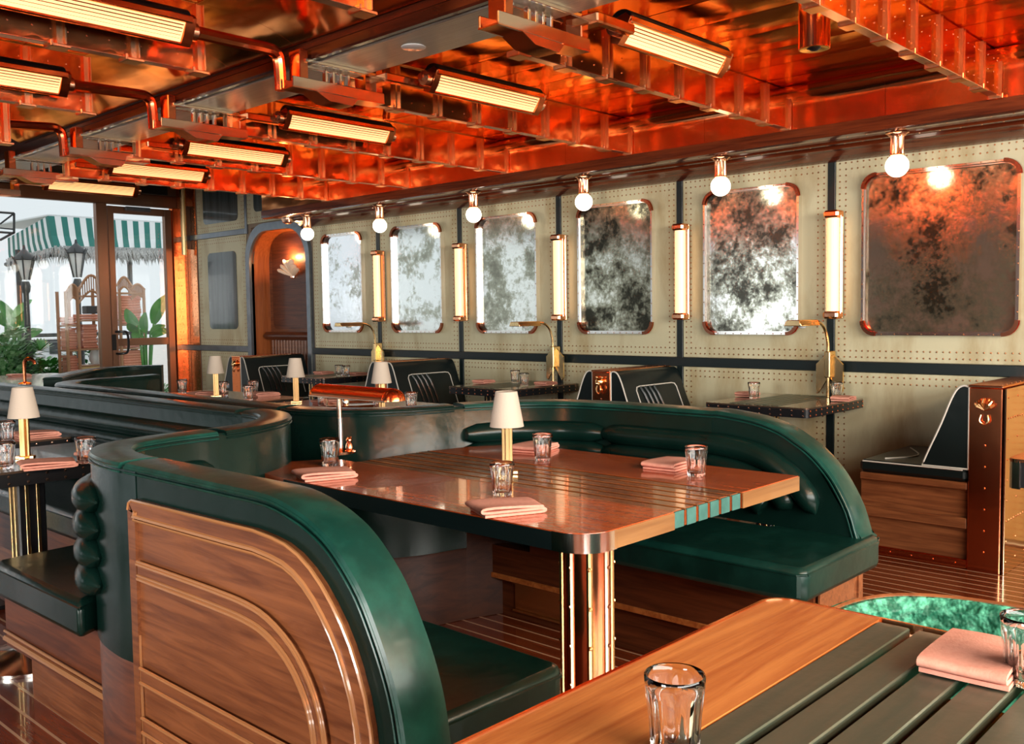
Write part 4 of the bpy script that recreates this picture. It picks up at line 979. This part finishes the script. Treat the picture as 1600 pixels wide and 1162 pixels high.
for a, b, lb in ((805, 598, 'left tumbler of the pair on the middle booth table'), (819, 603, 'right tumbler of the pair on the middle booth table'), (530, 587, 'left tumbler of the pair on the far booth table'), (541, 588, 'right tumbler of the pair on the far booth table'),
                 (1178, 622, 'tumbler beside the left napkin of the nearest booth table'), (1307, 622, 'tumbler behind the right napkin of the nearest booth table')):
    p = uz(a, b, .765); glass(p.x, p.y, lb, z=.7642)
glass(.955, .632, 'large clear tumbler in the foreground on the wood and metal table'); p = uz(1606, 1066, .762); glass(p.x, p.y, 'tumbler cut by the right photo edge beside the foreground napkin')
for a, b, rz, lb in ((508, 745, -20, 'coral napkin at the left end of the large table'), (791, 798, -25, 'coral napkin at the front edge of the large table'), (836, 702, 15, 'coral napkin behind the lamp of the large table'), (1048, 729, 5, 'coral napkin at the right rear of the large table'),
                     (75, 729, -15, 'coral napkin in front of the near left table lamp'), (165, 712, 20, 'coral napkin behind the corner tumbler of the near left table'), (55, 682, 0, 'coral napkin on the second left table'),
                     (318, 617, 0, 'napkin behind the spine left of the door side lamp'), (412, 618, 0, 'napkin beside the close pair of tumblers behind the spine'), (515, 630, 0, 'napkin beneath the copper banker shade'),
                     (95, 592, 10, 'napkin on the far left table, right one'), (30, 588, 0, 'napkin on the far left table, left one')):
    p = uz(a, b, .762); napkin(p.x, p.y, rz, lb)
for a, b, lb in ((1168, 618, 'left napkin on the nearest booth table'), (1318, 625, 'right napkin on the nearest booth table'), (756, 598, 'left napkin on the middle booth table'), (853, 601, 'right napkin on the middle booth table'), (506, 584, 'left napkin on the far booth table'), (559, 586, 'right napkin on the far booth table')):
    p = uz(a, b, .765); napkin(p.x, p.y, 8, lb, z=.7638, s=.85)
p = uz(1528, 1018, .782); napkin(p.x, p.y, 3, 'large pale pink folded napkin on the foreground metal slats', s=.98, z=.7612)
# banker lamp
bx, by = 2.225, 3.02
t = thing('banker_lamp', (bx, by, .76), 'polished copper banker lamp with a long half round shade on a chrome pole', 'table lamp')
part('pole', MB().tube([(bx, by, .765), (bx, by, .90)], .012, 12), 'chrome', t); part('pole_top', MB().tube([(bx, by, .895), (bx, by, .985)], .010, 12), 'pale_copper', t)
part('base', MB().lathe([(.055, 0), (.055, .010), (.02, .018), (.014, .02)], (bx, by, .7605), 24), 'copper', t)
sh = [(-.048, 0)]+[(-.048*math.cos(a), .045*math.sin(a)) for a in [math.radians(15*k) for k in range(1, 12)]]+[(.048, 0), (.044, 0)]+[(.044*math.cos(a), .041*math.sin(a)) for a in [math.radians(15*k) for k in range(1, 12)]]+[(-.044, 0)]
m_ = MB(); m_.prism(sh, lambda u, v, w: (bx+u, w, .985+v), 2.70, 3.13); part('lamp_shade', m_, 'copper_dark', t)
for yy in (2.695, 3.135):
    q_ = MB().sphere((bx, yy, .985), .048, 20, 12, .94); q_.v = [(a, b, max(.985, c)) for a, b, c in q_.v]; part('shade_end', q_, 'copper_dark', t)
for s_ in (-1, 1): part('shade_rim', MB().tube([(bx+s_*.048, 2.68, .985), (bx+s_*.048, 3.15, .985)], .004, 6), 'pale_copper', t)
for a, b, lb in ((546, 708, 'small copper bulldog figurine salt shaker right of the banker lamp pole'), (514, 700, 'small copper shaker with a knob behind the left tumbler')):
    p = uz(a, b, .761); t = thing('copper_shaker', p, lb, 'shaker')
    part('body', MB().lathe([(.014, 0), (.016, .004), (.010, .012), (.015, .022), (.012, .038), (.008, .044)], p, 14), 'pale_copper', t)
    part('head', MB().sphere((p.x, p.y, p.z+.052), .012, 12, 8).sphere((p.x-.008, p.y, p.z+.062), .004, 6, 5).sphere((p.x+.008, p.y, p.z+.062), .004, 6, 5), 'copper', t)
    part('paw', MB().sphere((p.x+.012, p.y-.014, p.z+.008), .008, 8, 6), 'pale_copper', t)
# tray behind the spine
p = uz(553, 633, .762); t = thing('serving_tray', (p.x, p.y, .7605), 'round silver tray of condiments under the banker shade', 'tray')
part('dish', MB().lathe([(.001, 0), (.15, 0), (.175, .012), (.172, .014), (.148, .004), (.001, .003)], (p.x, p.y, .7605), 28), 'chrome', t)
part('jar', MB().lathe([(.02, 0), (.022, .03), (.015, .045)], (p.x-.06, p.y, .765), 12), 'chrome', t)
# curved copper pipe lamp far left
p = uz(39, 600, .761); t = thing('hook_lamp', (p.x, p.y, .76), 'dark copper hook shaped pipe lamp on the far left table', 'table lamp')
q = p-fw*0; sd = Vector((r2.x, r2.y, 0)).normalized()
pts = [Vector((p.x, p.y, .765)), Vector((p.x, p.y, .90))]+[Vector((p.x, p.y, .93))+sd*(.045-.045*math.cos(a))+Vector((0, 0, .045*math.sin(a))) for a in [math.radians(20*k) for k in range(1, 10)]]
part('pipe', MB().tube(pts, .014, 10), 'copper_dark', t); part('base', MB().lathe([(.05, 0), (.05, .01), (.015, .02)], (p.x, p.y, .761), 18), 'copper_dark', t)
# =================================================================== green velvet chair
t = thing('armchair', (1.62, .35, 0), 'green patterned velvet barrel armchair at the end of the foreground table', 'chair')
pl3 = [(1.46, .72), (1.60, .755), (1.74, .75), (1.84, .70), (1.895, .60), (1.91, .45), (1.90, .25), (1.87, .10), (1.78, .0), (1.62, -.04), (1.46, -.02)]
def zt(p): return .735
frc = plan_frames([(a, b) for a, b in pl3], 4)
path = []
mb = MB(); sec = [(-.03, .30), (.03, .30), (.028, .72), (.012, .738), (-.012, .738), (-.03, .72)]
mb.sweep(frc, sec); part('backrest', mb, 'velvet', t)
part('welt', MB().tube([f_0[0]-f_0[1]*.0+Vector((0, 0, .738)) for f_0 in frc], .005, 6), 'walnut', t)
m_ = MB(); m_.prism([(1.42, .70), (1.7, .70), (1.85, .60), (1.87, .3), (1.8, .05), (1.42, .02)], fxy(0), .36, .47); part('seat', m_, 'velvet_pale', t, bev=.02)
for a, b in ((1.46, .66), (1.80, .62), (1.80, .08), (1.46, .06)): part('leg', MB().tube([(a, b, .002), (a, b, .36)], [.015, .022], 8), 'walnut_dark', t)
# item at the right edge
t = thing('table', (3.87, .75, 0), 'black and copper trimmed pedestal table cut by the right photo edge', 'table')
m_ = MB(); m_.prism(rrect(3.62, 4.12, .50, 1.00, .03), fxy(0), .75, .762); part('tabletop', m_, 'copper', t)
m_ = MB(); m_.prism(rrect(3.625, 4.12, .50, .995, .03), fxy(0), .66, .75); part('rim', m_, 'black_metal', t)
m_ = MB(); band(m_, [(3.622, .96), (3.63, .985), (3.65, .997)], fxy(0), .008, .655, .755); part('corner_band', m_, 'chrome', t)
part('pedestal', MB().box(3.80, 3.92, .62, .74, .002, .66, .005), 'black_metal', t)
# =================================================================== TERRACE
struct('ground', MB().box(-30, 40, 10.9, 60, -.25, -.02), 'terrace')
for i in range(12):
    put('paving_slab', MB().box(-1.5+i*.8, -.71+i*.8, 10.92, 12.6, -.02, -.005).mesh('paving_slab'), 'concrete', bpy.data.objects['ground'])
def pt(x, y, Y): return uy(x, y, Y)
YA = 13.4
t = thing('striped_canopy', pt(75, 500, YA), 'green and white striped canopy with straw fringe outside the glass', 'canopy')
def quad(a, b, c, d, th=.02):
    n_ = (b-a).cross(d-a).normalized()*th; return MB().add([a, b, c, d, a+n_, b+n_, c+n_, d+n_], [(0, 1, 2, 3), (7, 6, 5, 4), (0, 4, 5, 1), (1, 5, 6, 2), (2, 6, 7, 3), (3, 7, 4, 0)])
def lerp(a, b, f_0): return a+(b-a)*f_0
TL, TR = pt(75, 337, YA), pt(300, 351, YA); BL, BR = pt(80, 368, YA-.12), pt(300, 376, YA-.12); VL, VR = pt(86, 387, YA-.30), pt(300, 392, YA-.30)
N = 25
for i in range(N):
    a, b = i/N, (i+1)/N; m_ = 'awning_green' if i % 2 == 0 else 'awning_white'
    part('canopy_stripe', quad(lerp(TL, TR, a), lerp(TL, TR, b), lerp(BL, BR, b), lerp(BL, BR, a)), m_, t)
    part('valance_stripe', quad(lerp(BL, BR, a), lerp(BL, BR, b), lerp(VL, VR, b)+Vector((0, 0, -.03*(i % 2))), lerp(VL, VR, a)), m_, t)
SL, SB, SV = pt(12, 372, 15.4), pt(13, 396, 15.3), pt(14, 404, 15.25)
N = 17
for i in range(N):
    a, b = i/N, (i+1)/N; m_ = 'awning_green' if i % 2 == 0 else 'awning_white'
    part('canopy_stripe', quad(lerp(SL, TL, a), lerp(SL, TL, b), lerp(SB, BL, b), lerp(SB, BL, a)), m_, t)
    part('valance_stripe', quad(lerp(SB, BL, a), lerp(SB, BL, b), lerp(SV, VL, b), lerp(SV, VL, a)), m_, t)
RL, RR, RB = pt(75, 337, YA)+Vector((0, 2.4, .05)), pt(300, 351, YA)+Vector((0, 2.4, 0)), None
part('canopy_top', quad(TL, TR, TR+Vector((0, 2.4, .02)), TL+Vector((0, 2.4, .02))), 'awning_white', t)
mb = MB(); rnd = random.Random(3)
for (A_, B_, n_, L0) in ((VL, VR, 210, .20), (SV, VL, 90, .20)):
    dirn = (B_-A_).normalized(); outw = Vector((dirn.y, -dirn.x, 0))
    for i in range(n_):
        for lay in range(3):
            p = lerp(A_, B_, rnd.random())+Vector((0, 0, .03-.02*lay))+outw*(.03*lay-.02); L_ = L0*(.5+rnd.random()*.7); w = .018
            q = p+Vector((rnd.uniform(-.05, .08), rnd.uniform(-.05, .05), -L_)); mb.add([p-dirn*w, p+dirn*w, p+outw*.01, q], [(0, 1, 3), (1, 2, 3), (2, 0, 3), (0, 2, 1)])
part('straw_fringe', mb, 'thatch', t, kind='stuff')
mb = MB()
for (A_, B_) in ((VL, VR), (SV, VL)): mb.tube([A_+Vector((0, .12, -.08)), B_+Vector((0, .12, -.08))], .035, 6)
part('eave_beam', mb, 'post_grey', t)
for (x_, yb) in ((28, 600), (202, 600)):
    a = pt(x_, 400, YA+.3); part('post', MB().tube([(a.x, a.y, -.02), (a.x, a.y, 2.25)], .035, 8), 'post_grey', t)
# street lanterns
def lantern(x_, Y_, ytop, ybase, lb):
    top = pt(x_, ytop, Y_); neck = pt(x_, ybase, Y_); t = thing('lantern_post', (top.x, top.y, -.02), lb, 'lantern', 'dark iron lantern posts on the terrace')
    zb = neck.z; h = top.z-zb; cx, cy = top.x, top.y
    part('post', MB().lathe([(.085, 0), (.07, .12), (.055, .2), (.05, .9), (.06, .95), (.045, 1.0), (.036, 1.05), (.032, zb-.15), (.05, zb-.12), (.06, zb-.06), (.04, zb)], (cx, cy, -.02), 14), 'post_grey', t)
    for k in range(6):
        a = 2*math.pi*k/6; part('frame_bar', MB().tube([(cx+.05*math.cos(a), cy+.05*math.sin(a), zb), (cx+.115*math.cos(a), cy+.115*math.sin(a), zb+h*.85)], .010, 6), 'post_grey', t)
    part('pane', MB().lathe([(.04, 0), (.10, h*.82)], (cx, cy, zb), 6), 'awning_white', t, label='frosted lantern glass')
    m_ = MB().lathe([(.125, 0), (.12, .03), (.05, .10), (.02, .13), (.012, .18)], (cx, cy, zb+h*.84), 12)
    for k in range(6): a = 2*math.pi*k/6; m_.tube([(cx+.12*math.cos(a), cy+.12*math.sin(a), zb+h*.86), (cx+.15*math.cos(a), cy+.15*math.sin(a), zb+h)], [.014, .004], 6)
    part('roof', m_, 'post_grey', t)
lantern(38, 12.3, 400, 437, 'dark iron lantern post at the left, among the shrubs'); lantern(119, 12.95, 388, 433, 'dark iron lantern post behind the rattan shelf')
# railing
t = thing('glass_railing', (4, 14.5, 0), 'low terrace railing with a grey top rail before the hazy sea', 'railing')
a = pt(55, 524, 14.6); part('top_rail', MB().tube([(a.x-6, 14.6, a.z), (a.x+7, 14.6, a.z)], .03, 8), 'post_grey', t)
for i in range(9): part('post', MB().tube([(a.x-5+i*1.5, 14.6, -.02), (a.x-5+i*1.5, 14.6, a.z)], .02, 6), 'post_grey', t)
# iron balcony frame top left
t = thing('iron_frame', pt(10, 360, 12.0), 'dark open iron frame at the top left behind the glass', 'frame')
P4 = [pt(0, 331, 12), pt(22, 333, 12), pt(22, 364, 12), pt(0, 361, 12)]; off4 = Vector((-.5, .8, 0))
for a, b in ((0, 1), (1, 2), (2, 3)): part('bar', MB().tube([P4[a]-(Vector((.4, 0, 0)) if a == 0 else Vector()), P4[b]-(Vector((.4, 0, 0)) if b == 3 else Vector())], .014, 6), 'post_grey', t)
part('bar', MB().tube([pt(0, 350, 12), pt(21, 334, 12)], .010, 6), 'post_grey', t); part('bar', MB().tube([pt(0, 375, 12), pt(22, 363, 12)], .014, 6), 'post_grey', t); part('bar', MB().tube([pt(0, 356, 12), pt(22, 358, 12)], .010, 6), 'post_grey', t)
# rattan shelf
YS = 12.0
t = thing('rattan_shelf', pt(140, 590, YS), 'wide arched rattan shelf unit stacked with coral towels on the terrace', 'shelf')
px_ = [104, 122, 160, 188, 226]; XS = [pt(a, 500, YS).x for a in px_]; D_ = .26
def zp(y, Y=YS): return pt(140, y, Y).z
def cane(a, b, r=.02, par=None): return part('cane', MB().tube([a, b] if len(a) == 3 and not isinstance(a[0], (tuple, list, Vector)) else a, r, 8), 'rattan', par or t)
for i, X_ in enumerate(XS):
    ztop = zp([455, 450, 450, 452, 452][i])
    for d in (0, D_): part('post', MB().tube([(X_, YS+d, -.02), (X_, YS+d, ztop)], .020, 8), 'rattan', t)
for i in range(4):
    a, b = XS[i], XS[i+1]
    for y_ in ((508, 546, 580) if i != 1 else (500, 545, 571)) if i != 2 else (500,): part('shelf_board', MB().box(a-.01, b+.01, YS-.01, YS+D_+.01, zp(y_)-.016, zp(y_)+.006, .004), 'rattan', t)
def crest(x0, x1, y0, ypk, th):
    X0, X1 = pt(x0, y0, YS).x, pt(x1, y0, YS).x; z0 = zp(y0); z1 = zp(ypk); up_ = []; lo_ = []
    for k in range(13):
        f_0 = k/12; hh = math.sin(math.pi*f_0)**1.3; up_.append(Vector((X0+(X1-X0)*f_0, YS, z0+(z1-z0)*hh))); lo_.append(Vector((X0+(X1-X0)*f_0, YS, z0-th+(z1-z0)*hh*.8)))
    part('crest_cane', MB().tube(up_, .017, 8), 'rattan', t); part('crest_cane', MB().tube(lo_, .014, 8), 'rattan', t)
    for k in range(1, 12): part('spindle', MB().tube([up_[k], lo_[k]], .007, 5), 'rattan', t)
crest(104, 124, 456, 445, .14); crest(122, 164, 452, 430, .16); crest(182, 206, 446, 432, .10); crest(204, 226, 452, 443, .12)
part('cross_cane', MB().tube([(XS[3], YS, zp(458)), (XS[4], YS, zp(458))], .015, 8), 'rattan', t); part('cross_cane', MB().tube([(XS[1], YS+D_, zp(462)), (XS[3], YS+D_, zp(462))], .013, 8), 'rattan', t)
cb = part('cabinet', MB().box(XS[1]+.01, XS[2]+.06, YS-.01, YS+D_, -.01, zp(571), .006), 'rattan_cabinet', t)
for f_0 in (.27, .77): part('cabinet_door', MB().box(XS[1]+.03+(XS[2]+.02-XS[1])*(f_0-.24), XS[1]+.01+(XS[2]+.03-XS[1])*(f_0+.22), YS-.022, YS-.01, .05, zp(574), .004), 'rattan_cabinet', t)
for s_ in (-1, 1): part('handle', MB().tube([((XS[1]+XS[2])/2+.03+s_*.02, YS-.035, zp(578)), ((XS[1]+XS[2])/2+.03+s_*.02, YS-.035, zp(588))], .008, 6), 'walnut', t)
tw = MB().box(-.5, .5, -.11, .11, 0, .032, .012).mesh('towel')
ORD = ['second from the bottom', 'third from the bottom', 'fourth from the bottom', 'fifth from the bottom', 'sixth from the bottom', 'seventh from the bottom', 'eighth from the bottom', 'ninth from the bottom', 'tenth from the bottom']
def towels(bay, yshelf, n_, lb, wf=.82):
    X0, X1 = XS[bay], XS[bay+1]; z = zp(yshelf)+.008
    for k in range(n_):
        o = put('towel', tw, 'towel', None, ((X0+X1)/2+random.uniform(-.01, .01), YS+.13+random.uniform(-.01, .01), z+.0335*k)); o.scale = ((X1-X0)*wf, 1, 1); o.rotation_euler = (0, 0, random.uniform(-.05, .05)); tag(o, lb+(', topmost' if k == n_-1 else ', bottommost' if k == 0 else ', %s' % ORD[k-1]), 'towel', 'coral towels on the rattan shelf')
towels(0, 508, 3, 'coral towel in the left bay of the shelf, upper stack'); towels(0, 546, 8, 'coral towel in the left bay of the shelf, middle stack', .8); towels(0, 580, 6, 'coral towel in the left bay of the shelf, bottom stack', .8)
towels(1, 545, 9, 'coral towel in the wide shelf bay, beside the vases', .6); towels(1, 500, 2, 'coral towel in the wide bay of the shelf, under the menus', .8)
towels(3, 508, 11, 'coral towel in the right bay of the shelf, tall stack'); towels(3, 546, 3, 'coral towel in the right bay of the shelf, middle stack', .6); towels(3, 580, 7, 'coral towel in the right bay of the shelf, bottom stack', .8)
for k, x_ in enumerate((148, 157)):
    p = pt(x_, 571, YS+.1); solo('white_vase', MB().lathe([(.001, 0), (.04, 0), (.065, .06), (.06, .12), (.028, .2), (.02, .26), (.035, .30), (.03, .33), (.001, .34)], (p.x, p.y, zp(571)+.012), 16), 'porcelain', ('left', 'right')[k]+' white swan necked vase on the rattan cabinet', 'vase', None, (p.x, p.y, zp(571)+.012))
c = (XS[1]+XS[2])/2; solo('dark_box', MB().box(c-.02, XS[2]-.02, YS+.04, YS+.2, zp(500)+.08, zp(500)+.18, .01), 'post_grey', 'dark box on towels in the wide bay of the rattan shelf', 'box', None, (c, YS+.2, zp(500)+.08))
# plants
def leaf_blade(mb, base, tip, w, droop=.1, n=6):
    base, tip = Vector(base), Vector(tip); d = tip-base; sd_ = d.cross(Vector((0, 0, 1))).normalized() if abs(d.normalized().z) < .95 else Vector((1, 0, 0)); vs = []; fs = []
    for i in range(n+1):
        f_0 = i/n; p = base+d*f_0+Vector((0, 0, droop*4*f_0*(1-f_0))); ww = w*math.sin(math.pi*min(.97, .06+f_0*.94))**.7; up_ = Vector((0, 0, ww*.25))
        vs += [p-sd_*ww+up_, p, p+sd_*ww+up_]
    for i in range(n): a = i*3; fs += [(a, a+1, a+4, a+3), (a+1, a+2, a+5, a+4)]
    mb.add(vs, fs)
def bush(x_, y_, Y_, R, hgt, n_, m_, lb, name='shrub', leaf=.07, seed=1):
    rnd = random.Random(seed); b = pt(x_, y_, Y_); b.z = max(b.z, .0); t = thing(name, (b.x, b.y, -.02), lb, 'plant', 'terrace shrubs')
    mb = MB()
    for i in range(n_):
        a = rnd.random()*2*math.pi; rr = R*rnd.random()**.5; z = rnd.random()**.8*hgt; q = Vector((b.x+rr*math.cos(a)*(1.1-.5*z/hgt), b.y+rr*math.sin(a)*(1.1-.5*z/hgt), z))
        dv = Vector((math.cos(a), math.sin(a), rnd.uniform(-.1, .9))).normalized()*leaf*rnd.uniform(.7, 1.5); leaf_blade(mb, q, q+dv, leaf*.28, .01, 3)
    part('foliage', mb, m_, t, kind='stuff')
    mb = MB()
    for i in range(7): a = i*.9; mb.tube([(b.x, b.y, -.01), (b.x+.6*R*math.cos(a), b.y+.6*R*math.sin(a), hgt*.7)], .012, 5)
    part('stem', mb, 'leaf_dark', t)
bush(5, 560, 12.1, .42, 1.18, 900, 'leaf_pale', 'tall pale leaved shrub at the left photo edge outside', leaf=.10, seed=2)
bush(22, 570, 12.5, .40, 1.0, 700, 'leaf_dark', 'dark shrub around the foot of the left lantern', leaf=.10, seed=3)
bush(62, 570, 12.7, .55, .75, 900, 'leaf', 'bright green shrub between the lantern and the rattan shelf', leaf=.11, seed=4)
bush(90, 575, 12.6, .45, .62, 700, 'leaf', 'low bright shrub right beside the rattan shelf', leaf=.09, seed=5)
bush(60, 590, 11.9, .5, .45, 600, 'leaf_pale', 'low variegated planting before the green shrubs', leaf=.08, seed=6)
bush(232, 585, 11.6, .55, .42, 600, 'leaf_pale', 'low leafy planting around the foot of the banana plant', leaf=.08, seed=7)
bush(140, 545, 13.8, .5, 1.05, 500, 'leaf_dark', 'dark shrub seen through the rattan shelf', leaf=.10, seed=8)
def bigplant(spec, lb, x_, Y_, name='banana_plant'):
    b = pt(x_, 580, Y_); t = thing(name, (b.x, b.y, 0), lb, 'plant'); b.z = .0
    for (xa, ya, xb, yb, w) in spec:
        s0 = pt(xa, ya, Y_+random.uniform(-.12, .12)); s1 = pt(xb, yb, Y_+random.uniform(-.2, .2)); part('stem', MB().tube(smooth([b, (b+s0)/2+Vector((0, 0, .05)), s0], 4), .014, 6), 'leaf', t)
        mb = MB(); s0, s1 = Vector(s0), Vector(s1); d = s1-s0; view = Vector((fw.x, fw.y, 0)).normalized(); sd_ = d.cross(view).normalized(); vs = []; fs = []; n = 8
        for i in range(n+1):
            f_0 = i/n; p = s0+d*f_0+sd_*math.sin(f_0*math.pi)*.02; ww = w*math.sin(math.pi*min(.97, .05+f_0*.95))**.6; vs += [p-sd_*ww-view*ww*.35, p, p+sd_*ww-view*ww*.35, p+view*.006]
        for i in range(n):
            a = i*4; fs += [(a, a+1, a+5, a+4), (a+1, a+2, a+6, a+5), (a+2, a+3, a+7, a+6), (a+3, a, a+4, a+7)]
        mb.add(vs, fs); part('leaf', mb, 'leaf', t)
bigplant([(216, 507, 196, 483, .07), (240, 506, 262, 460, .09), (228, 520, 227, 488, .06), (222, 520, 200, 505, .06), (235, 522, 258, 508, .05), (238, 526, 266, 515, .05), (225, 528, 206, 520, .05)], 'banana plant with broad green leaves seen through the glass door', 229, 11.55)
bigplant([(28, 500, 0, 470, .07), (22, 495, 50, 468, .06), (32, 515, 40, 478, .09), (10, 510, 2, 488, .07), (40, 528, 66, 515, .06), (20, 520, 16, 492, .06)], 'broad leaved banana plant behind the left lantern', 28, 12.9)
t = solo('fan_palm', (lambda q: ([leaf_blade(q, pt(62, 548, 12.2), pt(62+26*math.cos(a), 548-20*math.sin(a), 12.2+random.uniform(-.15, .15)), .022, .0, 5) for a in [math.radians(12*k-10) for k in range(17)]], q)[1])(MB()), 'leaf', 'fan palm with spread fingered leaf below the railing', 'plant', None, tuple(pt(62, 548, 12.2)))
p = pt(240, 590, 11.7); part_h = thing('planter', (p.x, p.y, -.02), 'grey planter under the banana plant behind the door glass', 'planter'); part('pot', MB().box(p.x-.5, p.x+.6, p.y-.15, p.y+.25, -.02, .32, .01), 'concrete', part_h); part('soil', MB().box(p.x-.46, p.x+.56, p.y-.11, p.y+.21, .31, .328), 'leaf_dark', part_h)
p = pt(88, 545, 30); t = thing('white_building', (p.x, 30, 0), 'small white building with dark windows far below the terrace', 'building')
part('wall', MB().box(p.x-1.4, p.x+1.4, 30, 32, -.2, pt(88, 533, 30).z), 'awning_white', t); part('roof', MB().box(p.x-1.5, p.x+1.5, 29.9, 32.1, pt(88, 533, 30).z, pt(88, 533, 30).z+.06), 'post_grey', t)
for k in range(3): part('window', MB().box(p.x-1+.8*k, p.x-.7+.8*k, 29.97, 30.02, .25, .6), 'post_grey', t)
